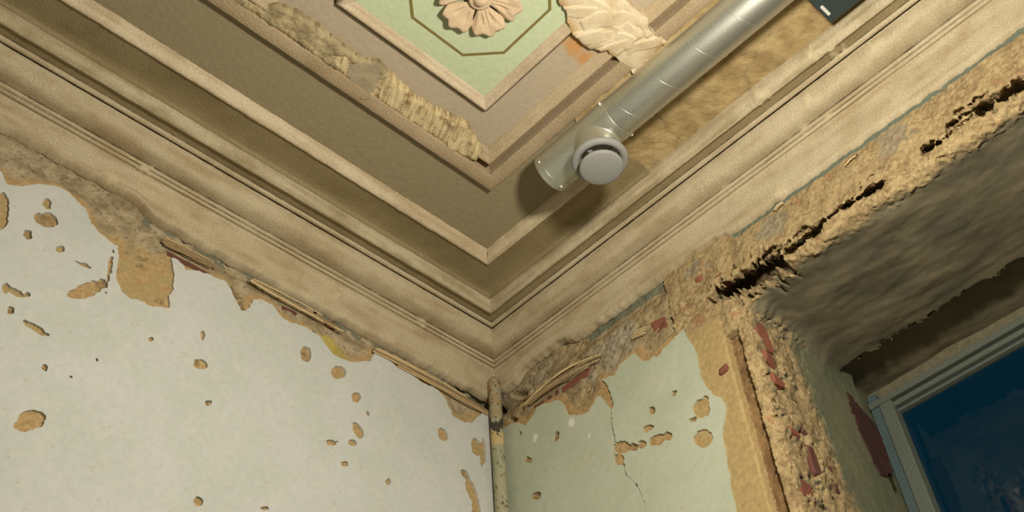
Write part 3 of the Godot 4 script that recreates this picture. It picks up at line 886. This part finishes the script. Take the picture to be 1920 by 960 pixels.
func reveal_sdf(p: Vector3) -> float:
	var y := p.y - H
	var b: float = noises.mid.get_noise_3dv(p)
	var x := p.x
	var z := p.z
	# face of the wall
	var front := WX + 0.006
	var rough := 0.006
	if y < 2.14 and z < -1.168:
		rough = 0.0015                                  # flat yellow render beside the opening
	elif y < 2.0 and z < -1.127:
		front = WX + 0.034                              # chase beside it
		rough = 0.005
	front += rough * b
	var wall := front - x
	# opening
	var t := smoothstep(WX - 0.02, WX + 0.14, x)
	var jamb_rough := lerpf(0.022, 0.002, smoothstep(2.26, 2.44, x))
	var jz := lerpf(-1.085, JAMB, t) + jamb_rough * b
	if x > 2.72: jz = -1.15
	var head_rough := lerpf(0.010, 0.0012, smoothstep(2.12, 2.2, x))
	var hy: float = 2.11 + head_rough * b + 0.010 * noises.wide.get_noise_3d(x * 1.6, y, z * 0.6)
	if x > 2.63 + 0.03 * b:
		hy += 0.06
	var dz := z - jz
	var dy: float = hy - y
	# rounded inner corner between jamb and head
	var k := lerpf(0.09, 0.012, smoothstep(2.5, 2.66, x))
	var hh := maxf(k - absf(dz - dy), 0.0) / k
	var open := minf(dz, dy) - hh * hh * k * 0.25
	# broken arris
	k = 0.035
	hh = maxf(k - absf(wall - open), 0.0) / k
	var d := maxf(wall, open) + hh * hh * k * 0.25
	if x < 2.3 and y > 2.08:
		var ragged: float = noises.mid.get_noise_2d(z * 2.2, y * 1.5)
		for c in cavities:
			if z < c[0] - 0.05 or z > c[2] + 0.05: continue
			var f := clampf((z - c[0]) / (c[2] - c[0]), 0.0, 1.0)
			var q := Vector2(x - WX + 0.02, y - lerpf(c[1], c[3], f) + 0.015)
			var e := Vector2(c[5], c[5] * 0.75 + 0.015)
			var s := clampf(q.dot(e) / e.length_squared(), 0.0, 1.0)
			var off := Vector2((q - e * s).length(), maxf(maxf(c[0] - z, z - c[2]), 0.0)).length()
			d = maxf(d, c[4] * (1.0 + 1.3 * ragged) + 0.003 * b - off)
	if d < 0.02 and d > -0.02:
		var g: float = noises.fine.get_noise_3dv(p)
		var amp := 0.008
		if z < -1.168 and y < 2.1: amp = 0.001
		elif x > 2.42 or (x > 2.16 and dy < dz): amp = 0.0015
		d += amp * g + amp * 0.3 * noises.grit.get_noise_3dv(p)
	return d

func reveal_color(p: Vector3, n: Vector3) -> Color:
	var y := p.y - H
	var a: float = noises.wide.get_noise_3dv(p)
	var b: float = noises.mid.get_noise_3dv(p)
	var g: float = noises.fine.get_noise_3dv(p)
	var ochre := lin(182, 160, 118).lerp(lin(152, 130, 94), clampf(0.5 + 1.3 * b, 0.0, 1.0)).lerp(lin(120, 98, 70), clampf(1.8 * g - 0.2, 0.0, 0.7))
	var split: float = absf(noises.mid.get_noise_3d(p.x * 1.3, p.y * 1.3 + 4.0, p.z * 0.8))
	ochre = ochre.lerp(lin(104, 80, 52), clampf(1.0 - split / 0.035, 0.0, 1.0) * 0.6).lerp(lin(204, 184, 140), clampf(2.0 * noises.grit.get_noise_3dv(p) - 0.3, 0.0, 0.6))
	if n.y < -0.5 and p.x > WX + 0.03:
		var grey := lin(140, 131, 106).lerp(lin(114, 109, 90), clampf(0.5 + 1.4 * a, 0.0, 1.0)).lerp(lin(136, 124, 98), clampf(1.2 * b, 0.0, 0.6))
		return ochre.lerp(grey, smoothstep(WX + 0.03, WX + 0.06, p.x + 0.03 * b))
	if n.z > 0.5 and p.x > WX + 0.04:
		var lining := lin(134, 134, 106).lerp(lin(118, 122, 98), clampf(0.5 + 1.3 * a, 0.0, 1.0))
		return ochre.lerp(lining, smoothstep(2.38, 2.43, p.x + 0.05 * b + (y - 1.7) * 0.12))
	if p.z < -1.166 and y < 2.08:
		return lin(192, 168, 120).lerp(lin(172, 148, 102), clampf(0.5 + 1.2 * g, 0.0, 1.0))
	if y < 2.0 and p.z < -1.122 and p.x < 2.16:
		return lin(150, 120, 82).lerp(lin(122, 96, 66), clampf(0.5 + 1.3 * b, 0.0, 1.0))
	# masonry over the window: ochre render with grey mortar smears, an older grey-green coat along the cornice that also paints in its shadow
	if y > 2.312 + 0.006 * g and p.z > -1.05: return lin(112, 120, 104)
	for m in [[-0.93, 2.262, 0.055, 0.036], [-0.50, 2.262, 0.060, 0.045], [-1.20, 2.31, 0.05, 0.03]]:
		var e := 1.0 - Vector2((p.z - m[0]) / m[2], (y - m[1]) / m[3]).length() + 0.9 * b + 0.4 * g
		ochre = ochre.lerp(lin(164, 153, 128).lerp(lin(140, 130, 108), clampf(0.5 + 1.5 * g, 0.0, 1.0)), clampf(e * 6.0, 0.0, 0.85))
	return ochre.lerp(lin(170, 104, 72), clampf(3.0 * a * b - 0.25, 0.0, 0.5))

func surface_net(lo: Vector3, hi: Vector3, cell: float) -> ArrayMesh:
	var B := 4
	var nb := Vector3i(((hi - lo) / (cell * B)).ceil())
	var nx := nb.x * B + 1
	var ny := nb.y * B + 1
	var nz := nb.z * B + 1
	var val := PackedFloat32Array()
	val.resize(nx * ny * nz)
	val.fill(1e6)
	var blocks: Array[Vector3i] = []
	var far := cell * B * 0.87 + 0.035
	for bz in nb.z:
		for by in nb.y:
			for bx in nb.x:
				var c := lo + (Vector3(bx, by, bz) + Vector3.ONE * 0.5) * (cell * B)
				# rough bounds of the solid before the costly field is asked
				var w := WX - c.x
				var o := minf(c.z - JAMB, HEAD - c.y)
				if absf(maxf(w, o)) > 0.15: continue
				if absf(reveal_sdf(c)) > far: continue
				blocks.append(Vector3i(bx, by, bz))
				for k in B + 1:
					for j in B + 1:
						for i in B + 1:
							var at := ((bz * B + k) * ny + by * B + j) * nx + bx * B + i
							if val[at] > 1e5:
								val[at] = reveal_sdf(lo + Vector3(bx * B + i, by * B + j, bz * B + k) * cell)
	var P := PackedVector3Array()
	var ids := {}
	for bl in blocks:
		for k in B:
			for j in B:
				for i in B:
					var cx := bl.x * B + i
					var cy := bl.y * B + j
					var cz := bl.z * B + k
					var at := (cz * ny + cy) * nx + cx
					var sign0 := 0
					for c in 8:
						if val[at + (c & 1) + ((c >> 1) & 1) * nx + (c >> 2) * nx * ny] < 0.0: sign0 += 1
					if sign0 == 0 or sign0 == 8: continue
					var sum := Vector3.ZERO
					var m := 0
					for e in 12:
						var ax := e / 4
						var r := e % 4
						var o := Vector3i.ZERO
						o[(ax + 1) % 3] = r & 1
						o[(ax + 2) % 3] = r >> 1
						var f := o
						f[ax] = 1
						var va := val[at + o.x + o.y * nx + o.z * nx * ny]
						var vb := val[at + f.x + f.y * nx + f.z * nx * ny]
						if (va < 0.0) != (vb < 0.0):
							sum += Vector3(o).lerp(Vector3(f), va / (va - vb))
							m += 1
					ids[at] = P.size()
					P.append(lo + (Vector3(cx, cy, cz) + sum / m) * cell)
	var I := PackedInt32Array()
	var N := PackedVector3Array()
	N.resize(P.size())
	var stride := [1, nx, nx * ny]
	for at in ids:
		for ax in 3:
			var va := val[at]
			var vb := val[at + stride[ax]]
			if vb > 1e5 or (va < 0.0) == (vb < 0.0): continue
			var s1: int = stride[(ax + 1) % 3]
			var s2: int = stride[(ax + 2) % 3]
			if not (ids.has(at - s1) and ids.has(at - s2) and ids.has(at - s1 - s2)): continue
			var q := [ids[at], ids[at - s1], ids[at - s1 - s2], ids[at - s2]]
			var fn := (P[q[2]] - P[q[0]]).cross(P[q[3]] - P[q[1]])
			var want := 1.0 if va < 0.0 else -1.0
			if fn[ax] * want < 0.0: fn = -fn
			for v in q: N[v] += fn
			for t in [[q[0], q[1], q[2]], [q[0], q[2], q[3]]]:
				if (P[t[2]] - P[t[0]]).cross(P[t[1]] - P[t[0]]).dot(fn) > 0.0: I.append_array(t)
				else: I.append_array([t[0], t[2], t[1]])
	var C := PackedColorArray()
	for v in P.size():
		N[v] = N[v].normalized()
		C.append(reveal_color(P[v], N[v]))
	return arrays_mesh(P, N, C, I)

# ------------------------------------------------------------------ window

func window() -> void:
	var w := structure("window_1", "old pale painted wooden window frame with dark night panes")
	var pale := mat("frame_paint", Color8(112, 118, 106), 0.55, "grain", "fine", 2.0, 0.3)
	var blue := mat("frame_blue", Color8(92, 108, 110), 0.6, "grain", "fine", 2.0, 0.3)
	var z0 := JAMB - 0.045
	var z1 := 0.22
	var y0 := 0.90
	var y1 := HEAD + 0.04
	# outer frame
	part("frame_stile", block(Vector3(FRAME_X + 0.01, y0, z0), Vector3(FRAME_X + 0.09, y1, z0 + 0.034), 0.003), blue, w, "bluish old paint on the outer frame")
	part("frame_stile", block(Vector3(FRAME_X + 0.01, y0, z1 - 0.03), Vector3(FRAME_X + 0.09, y1, z1), 0.003), blue, w)
	part("frame_head", block(Vector3(FRAME_X, HEAD - 0.016, z0), Vector3(FRAME_X + 0.09, HEAD + 0.007, z1), 0.003), pale, w)
	part("lintel", block(Vector3(FRAME_X + 0.03, HEAD + 0.004, z0), Vector3(FRAME_X + 0.12, HEAD + 0.12, z1), 0.0), mat("grey_plaster", Color8(127, 120, 98), 0.95, "cloud", "rough", 3.0, 0.6), w)
	# sash
	part("sash_stile", block(Vector3(FRAME_X, y0, z0 + 0.034), Vector3(FRAME_X + 0.05, HEAD - 0.0165, JAMB + 0.035), 0.004), pale, w)
	part("sash_rail", block(Vector3(FRAME_X + 0.008, HEAD - 0.042, JAMB + 0.0), Vector3(FRAME_X + 0.05, HEAD - 0.024, z1 - 0.03), 0.004), pale, w)
	part("sash_groove", block(Vector3(FRAME_X + 0.024, HEAD - 0.026, JAMB - 0.01), Vector3(FRAME_X + 0.05, HEAD - 0.015, z1 - 0.03), 0.0), blue, w)
	part("glazing_bead", block(Vector3(FRAME_X + 0.026, HEAD - 0.056, JAMB + 0.03), Vector3(FRAME_X + 0.05, HEAD - 0.049, z1 - 0.03), 0.001), pale, w)
	part("sash_groove", block(Vector3(FRAME_X + 0.032, HEAD - 0.050, JAMB + 0.03), Vector3(FRAME_X + 0.05, HEAD - 0.041, z1 - 0.03), 0.0), blue, w)
	part("mullion", block(Vector3(FRAME_X, y0, -0.48 + 0.02), Vector3(FRAME_X + 0.06, HEAD - 0.05, -0.19), 0.004), pale, w)
	part("window_sill", block(Vector3(WX - 0.05, y0, JAMB - 0.05), Vector3(FRAME_X + 0.09, y0 + 0.05, z1), 0.005), pale, w)
	var glass := StandardMaterial3D.new()
	glass.albedo_color = Color(0.10, 0.14, 0.16, 0.06)
	glass.transparency = BaseMaterial3D.TRANSPARENCY_ALPHA
	glass.roughness = 0.03
	part("pane", block(Vector3(FRAME_X + 0.040, y0 + 0.05, JAMB + 0.02), Vector3(FRAME_X + 0.044, HEAD - 0.045, -0.17), 0.0), glass, w)
	part("pane", block(Vector3(FRAME_X + 0.040, y0 + 0.05, -0.10), Vector3(FRAME_X + 0.044, HEAD - 0.045, z1 - 0.02), 0.0), glass, w)

# ------------------------------------------------------------------ cornice

func cornices() -> void:
	var dust := mat("stucco", Color.WHITE, 0.9, "grain", "rough", 2.0, 0.35, true)
	var cream := lin(200, 186, 156)
	var ochre := lin(176, 157, 124)
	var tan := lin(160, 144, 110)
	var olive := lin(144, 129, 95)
	var bands := [
		["lower_frieze", [[-0.02, 2.327], [0.006, 2.327], [0.010, 2.333], [0.011, 2.36], [0.012, 2.385], [0.014, 2.405], [0.017, 2.422], [0.022, 2.436], [0.027, 2.443], [0.031, 2.445]], cream, ochre, 0.0012, 0.006],
		["bead", arc(Vector2(0.031, 2.4455), Vector2(0.0385, 2.4565), 0.0080), cream, ochre, 0.0006, 0.0],
		["bead", arc(Vector2(0.0385, 2.4565), Vector2(0.046, 2.468), 0.0080), cream, ochre, 0.0006, 0.0],
		["ovolo", [[0.046, 2.470], [0.066, 2.4675], [0.084, 2.469], [0.097, 2.4755], [0.106, 2.485], [0.112, 2.497], [0.1155, 2.510], [0.117, 2.522]], cream, ochre, 0.0014, 0.0],
		["bead", [[0.117, 2.526]] + arc(Vector2(0.121, 2.5235), Vector2(0.137, 2.5275), 0.0075), cream, ochre, 0.0006, 0.0],
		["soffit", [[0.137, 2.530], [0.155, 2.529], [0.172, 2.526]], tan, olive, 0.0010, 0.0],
		["fillet", [[0.171, 2.525], [0.173, 2.519], [0.179, 2.5175], [0.186, 2.520], [0.193, 2.527], [0.198, 2.536], [0.201, 2.548], [0.204, 2.575]], cream, tan, 0.0012, 0.0],
	]
	for side in 2:
		var t := structure("trim_%d" % (side + 1), ["dusty cream stucco cornice along the left wall", "dusty cream stucco cornice along the right wall, spotted with plaster lumps"][side])
		var lumps := []
		if side == 0:
			lumps = [[0.70, H + 2.455, WZ + 0.035, 0.018, 0.006], [0.74, H + 2.40, WZ + 0.02, 0.014, 0.008], [1.73, H + 2.46, WZ + 0.04, 0.016, 0.005], [1.40, H + 2.40, WZ + 0.018, 0.012, 0.006], [1.62, H + 2.345, WZ + 0.016, 0.02, 0.006], [1.44, H + 2.345, WZ + 0.016, 0.015, 0.006], [0.62, H + 2.36, WZ + 0.016, 0.03, 0.006], [0.83, H + 2.53, WZ + 0.19, 0.012, 0.004], [1.02, H + 2.49, WZ + 0.10, 0.008, 0.003]]
		else:
			lumps = [[WX - 0.195, H + 2.53, -0.735, 0.030, 0.012], [WX - 0.10, H + 2.487, -0.64, 0.026, 0.010], [WX - 0.19, H + 2.53, -0.55, 0.02, 0.006], [WX - 0.16, H + 2.523, -0.50, 0.025, 0.008], [WX - 0.11, H + 2.49, -0.41, 0.024, 0.006], [WX - 0.04, H + 2.47, -0.70, 0.016, 0.006], [WX - 0.035, H + 2.455, -0.63, 0.012, 0.005], [WX - 0.04, H + 2.47, -1.0, 0.018, 0.005], [WX - 0.09, H + 2.48, -1.05, 0.015, 0.004], [WX - 0.016, H + 2.345, -0.85, 0.03, 0.006]]
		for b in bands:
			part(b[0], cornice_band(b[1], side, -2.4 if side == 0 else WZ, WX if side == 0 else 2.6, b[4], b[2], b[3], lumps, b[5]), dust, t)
		var far := WX if side == 0 else -1.155
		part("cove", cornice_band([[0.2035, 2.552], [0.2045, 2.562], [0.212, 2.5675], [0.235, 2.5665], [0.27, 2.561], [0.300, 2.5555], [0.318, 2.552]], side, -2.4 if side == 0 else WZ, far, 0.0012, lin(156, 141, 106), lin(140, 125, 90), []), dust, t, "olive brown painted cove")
		part("fascia", cornice_band([[0.316, 2.553], [0.319, 2.547], [0.324, 2.5445], [0.331, 2.547], [0.338, 2.553], [0.345, 2.560], [0.350, 2.570], [0.352, 2.582]], side, -2.4 if side == 0 else WZ, far - 0.05 if side == 1 else far, 0.0022, lin(212, 196, 168), lin(186, 166, 134), []), dust, t, "worn pale fascia moulding")

# ------------------------------------------------------------------ coffer, green panel

func coffer() -> void:
	var dust: Material = mats["stucco"]
	var t := structure("trim_3", "raised beige moulding frame of the ceiling coffer")
	var base := lin(182, 162, 132)
	var tint := lin(164, 144, 112)
	for side in 4:
		part("batten", frame_side(-1.7, 1.576, -1.534, 1.8, side, [[0.0, 2.585], [0.0, 2.563], [0.003, 2.5585], [0.02, 2.558], [0.043, 2.5585], [0.046, 2.562], [0.046, 2.60]], base, tint), dust, t)
		part("moulding", frame_side(-1.7, 1.576, -1.534, 1.8, side, [[0.070, 2.60], [0.071, 2.566], [0.075, 2.561], [0.082, 2.561], [0.089, 2.566], [0.092, 2.570], [0.096, 2.568], [0.103, 2.572], [0.110, 2.578], [0.111, 2.582]], lin(190, 171, 140), lin(170, 150, 118)), dust, t)
	var g := structure("trim_4", "pale raised moulding round the green ceiling panel")
	for side in 4:
		part("moulding", frame_side(0.818, 1.362, -1.324, -0.776, side, [[0.0, 2.60], [0.001, 2.570], [0.005, 2.563], [0.010, 2.560], [0.016, 2.561], [0.021, 2.566], [0.023, 2.571], [0.029, 2.570], [0.036, 2.575], [0.037, 2.581]], lin(204, 186, 160), lin(182, 162, 134)), dust, g)
	var c: Node3D = get_node("ceiling")
	var field := part("green_panel", block(Vector3(0.84, CEIL - 0.004, -1.30), Vector3(1.34, CEIL + 0.01, -0.80), 0.0), mat("green", Color8(180, 189, 156), 0.85, "film", "rough", 1.3, 0.15), c, "sage green painted field")
	# the painted octagon line
	var p := PackedVector3Array()
	var mid := Vector3(1.093, CEIL - 0.0045, -1.05)
	var a := 0.172
	var b := 0.091
	var corners := [[a, -b], [a, b], [b, a], [-b, a], [-a, b], [-a, -b], [-b, -a], [b, -a], [a, -b]]
	for s in [0.985, 1.032]:
		for k in corners: p.append(mid + Vector3(k[0] * s, 0, k[1] * s))
	part("painted_line", grid(p, 2, 9, mid - Vector3(0, 1, 0)), mat("line", Color8(124, 112, 62), 0.85, "grain", ""), field, "olive octagon line painted on the green field")

func rosette() -> void:
	var mid := Vector3(1.093, CEIL - 0.004, -1.05)
	var t := holder("ceiling_rosette", mid)
	tag(t, "moulded stucco flower rosette in the middle of the green panel", "rosette")
	var m := mat("rosette", Color8(206, 182, 150), 0.9, "grain", "fine", 3.0, 0.4)
	var grime: Material = m
	for k in 6:
		var ca := deg_to_rad(-91.0 + 57.5 + 60.0 * k)
		var p := PackedVector3Array()
		var nb := 15
		var na := 25
		for ib in nb + 2:
			for ia in na:
				var b := minf(float(ib) / (nb - 1), 1.0)
				var a := lerpf(-1.0, 1.0, float(ia) / (na - 1))
				var rmax := 0.094 + 0.020 * pow(maxf(cos(a * PI * 0.5), 0.0), 0.6) + 0.0055 * cos(a * PI * 2.9)
				var r := lerpf(0.014, rmax, b)
				var ang := ca + deg_to_rad(31.0) * a * (0.75 + 0.25 * b)
				var h := 0.010 + 0.013 * sin(b * PI * 0.62) * (1.0 - 0.35 * a * a) + 0.006 * b * b
				h -= 0.007 * exp(-pow(a / 0.10, 2.0)) * smoothstep(0.1, 0.5, b) * (1.0 - 0.6 * b)
				h -= 0.009 * exp(-pow((absf(a) - 0.40) / 0.14, 2.0)) * smoothstep(0.32, 0.52, b) * (1.0 - smoothstep(0.62, 0.82, b))
				h += 0.0010 * cos(a * PI * 5.0) * smoothstep(0.35, 0.9, b)
				h -= 0.010 * smoothstep(0.72, 1.0, absf(a)) * smoothstep(0.2, 0.7, b)
				if ib == nb: h -= 0.005; r -= 0.002
				if ib == nb + 1: h = -0.002; r -= 0.012
				p.append(mid + Vector3(cos(ang) * r, -h, sin(ang) * r))
		part("petal", grid(p, nb + 2, na, mid + Vector3(0, -2, 0)), m, t)
	part("centre_boss", lathe([[0.034, 0.0], [0.033, -0.024], [0.028, -0.030], [0.022, -0.027], [0.020, -0.030], [0.015, -0.038], [0.006, -0.042], [0.0005, -0.042]], mid, 28), m, t)

# ------------------------------------------------------------------ duct, valve, pipe, box

const DUCT := Vector3(1.602, H + 2.4616, 0.0)
const BRANCH_Z := -1.123

func ring_z(profile: Array, seg := 48) -> ArrayMesh:      # [radius, z] about the duct's axis
	var p := PackedVector3Array()
	for k in profile.size():
		for s in seg + 1:
			var a := TAU * s / seg
			p.append(DUCT + Vector3(cos(a) * profile[k][0], sin(a) * profile[k][0], profile[k][1]))
	var mid: float = (profile[0][1] + profile[profile.size() - 1][1]) * 0.5
	return grid(p, profile.size(), seg + 1, DUCT + Vector3(0, 0, mid), true, PackedColorArray(), true)

func duct() -> void:
	var t := holder("ventilation_duct", Vector3(DUCT.x, DUCT.y, -1.308))
	tag(t, "galvanised steel spiral ventilation duct slung under the ceiling", "duct")
	var zinc := mat("zinc", Color8(206, 207, 196), 0.39, "grain", "fine", 3.0, 0.05)
	zinc.metallic = 0.9
	var dull := mat("zinc_dull", Color8(204, 205, 192), 0.40, "grain", "fine", 3.0, 0.05)
	dull.metallic = 0.85
	var R := 0.0625
	var spiral := part("spiral_tube", ring_z([[R, -1.04], [R, -0.6], [R, 0.2], [R, 1.2], [R, 2.6]]), zinc, t)
	# lock seam winding round the tube
	var path := PackedVector3Array()
	for k in 24 * 27 + 1:
		var a := TAU * k / 24.0 + 0.6
		path.append(DUCT + Vector3(cos(a) * (R + 0.0002), sin(a) * (R + 0.0002), -1.06 + 0.132 * k / 24.0))
	part("lock_seam", tube(path, 0.0011, 5), zinc, spiral)
	var T := 0.0645
	var tee := part("tee_body", ring_z([[T - 0.003, -1.300], [T, -1.298], [T, -1.275], [T + 0.0012, -1.272], [T, -1.269], [T, -1.06], [T + 0.0015, -1.054], [T, -1.048], [T, -1.032], [T - 0.0025, -1.031]]), dull, t)
	part("end_cap", ring_z([[0.0005, -1.311], [0.05, -1.311], [T - 0.002, -1.310], [T + 0.001, -1.307], [T + 0.0012, -1.286], [T - 0.001, -1.285]]), dull, t)
	# saddle and branch
	var p := PackedVector3Array()
	var rows := [[0.072, 0.0635, 0.0], [0.068, 0.0632, 0.003], [0.0645, 0.0629, 0.010], [0.063, 0.0626, 0.022]]
	var seg := 48
	for r in rows:
		for s in seg + 1:
			var a := TAU * s / seg
			var x: float = cos(a) * r[1]
			p.append(Vector3(DUCT.x + x, DUCT.y - sqrt(maxf((T + 0.0005) * (T + 0.0005) - x * x, 0.0)) - r[2], BRANCH_Z + sin(a) * r[0]))
	for yy in [2.372, 2.367, 2.364, 2.361]:
		for s in seg + 1:
			var a := TAU * s / seg
			var r := 0.0625 if yy != 2.367 else 0.0655
			p.append(Vector3(DUCT.x + cos(a) * r, H + yy, BRANCH_Z + sin(a) * r))
	var collar := part("branch_collar", grid(p, 8, seg + 1, Vector3(DUCT.x, DUCT.y - 0.05, BRANCH_Z), true, PackedColorArray(), true), dull, t)
	part("branch_inside", lathe([[0.0615, 0.0], [0.060, 0.03], [0.058, 0.045], [0.0005, 0.047]], Vector3(DUCT.x, H + 2.362, BRANCH_Z), 40, false), dull, collar)
	for s in [[-0.066, 0.010, -1.042], [0.062, -0.022, -1.042], [0.064, -0.010, -1.286], [-0.063, -0.015, -1.292], [0.02, -0.062, -1.29]]:
		var at := DUCT + Vector3(s[0], s[1], s[2])
		var dir := Vector3(s[0], s[1], 0).normalized()
		part("screw", tube(PackedVector3Array([at - dir * 0.004, at + dir * 0.001, at + dir * 0.004]), 0.0042, 6), mat("screw", Color8(206, 206, 198), 0.3, "", ""), tee)
	# straps that hold the duct to the ceiling
	for z in [-0.2, 1.2]:
		part("hanger_strap", block(Vector3(DUCT.x - 0.001, DUCT.y + R, z), Vector3(DUCT.x + 0.001, CEIL, z + 0.02), 0.0), dull, t)

func air_valve() -> void:
	var at := Vector3(DUCT.x, H + 2.352, BRANCH_Z)
	var t := holder("air_valve", at)
	tag(t, "round grey disc air valve on the end of the duct branch", "air valve")
	var m := mat("valve", Color8(146, 145, 140), 0.55, "grain", "", 6.0)
	part("ring", lathe([[0.0635, 0.008], [0.074, 0.007], [0.079, 0.002], [0.0805, -0.004], [0.079, -0.010], [0.074, -0.0145], [0.067, -0.0155], [0.060, -0.012], [0.056, -0.005], [0.0545, 0.002], [0.054, 0.008]], at, 56), m, t)
	part("disc", lathe([[0.0005, -0.0475], [0.035, -0.047], [0.055, -0.044], [0.0605, -0.0405], [0.0625, -0.036], [0.061, -0.032], [0.050, -0.028], [0.0005, -0.024]], at, 56), m, t)
	part("stem", lathe([[0.0005, 0.008], [0.006, 0.008], [0.006, -0.026], [0.0005, -0.027]], at, 14), m, t)
	part("crossbar", block(at + Vector3(-0.054, 0.001, -0.005), at + Vector3(0.054, 0.008, 0.005), 0.001), m, t)

func corner_pipe() -> void:
	var at := Vector3(2.066, 0.0, -2.062)
	var t := holder("heating_pipe", at)
	tag(t, "old painted vertical pipe in the corner with flaking paint", "pipe")
	var p := PackedVector3Array()
	var col := PackedColorArray()
	var top := H + 2.405
	var rows := []
	var y := 0.0
	while y < H + 1.2:
		rows.append([0.0225, y])
		y += 0.1
	while y < top - 0.03:
		rows.append([0.0225, y])
		y += 0.006
	for k in 7:
		var a := k / 6.0 * PI * 0.5
		rows.append([0.0225 * cos(a) + 0.0002, top - 0.03 + 0.03 * sin(a)])
	var seg := 32
	for r in rows:
		for s in seg + 1:
			var a := TAU * (s % seg) / seg
			var q := at + Vector3(cos(a) * r[0], r[1], sin(a) * r[0])
			var g: float = noises.fine.get_noise_3dv(q)
			var b: float = noises.mid.get_noise_3dv(q)
			var yy: float = r[1] - H
			var c := lin(164, 163, 134).lerp(lin(176, 172, 142), clampf(0.5 + b, 0.0, 1.0))
			if yy > 2.22: c = c.lerp(lin(168, 142, 100), clampf(0.5 + 1.2 * b, 0.0, 0.8))
			if yy > 2.11 + 0.03 * g and yy < 2.165 + 0.04 * b: c = c.lerp(lin(208, 184, 130), 0.85)
			if absf(yy - 2.19 - 0.02 * sin(a * 2.0)) < 0.02 + 0.02 * g: c = lin(74, 72, 66)
			if g > 0.40: c = lin(84, 76, 62)
			p.append(q)
			col.append(c)
	part("tube", grid(p, rows.size(), seg + 1, at + Vector3(0, 2, 0), true, col, true), mat("pipe", Color.WHITE, 0.6, "grain", "fine", 4.0, 0.4, true), t)
	for yb in [0.6, 2.2]:
		part("wall_clip", block(Vector3(2.06, yb, WZ), Vector3(2.072, yb + 0.02, -2.08), 0.001), mat("screw", Color8(206, 206, 198), 0.3, "", ""), t)

func dark_box() -> void:
	var at := Vector3(1.865, CEIL - 0.012, -0.36)
	var t := holder("ceiling_box", at)
	tag(t, "dark grey-green box with a small steel pin fixed to the ceiling", "box")
	var m := mat("box_paint", Color8(58, 68, 68), 0.5, "grain", "fine", 3.0, 0.2)
	var box := part("housing", block(Vector3(1.70, CEIL - 0.075, -0.452), Vector3(1.845, CEIL - 0.006, -0.22), 0.003), m, t)
	part("pin", tube(PackedVector3Array([Vector3(1.812, CEIL - 0.079, -0.438), Vector3(1.775, CEIL - 0.079, -0.438)]), 0.0052, 12), mats["screw"], box, "bright steel pin")
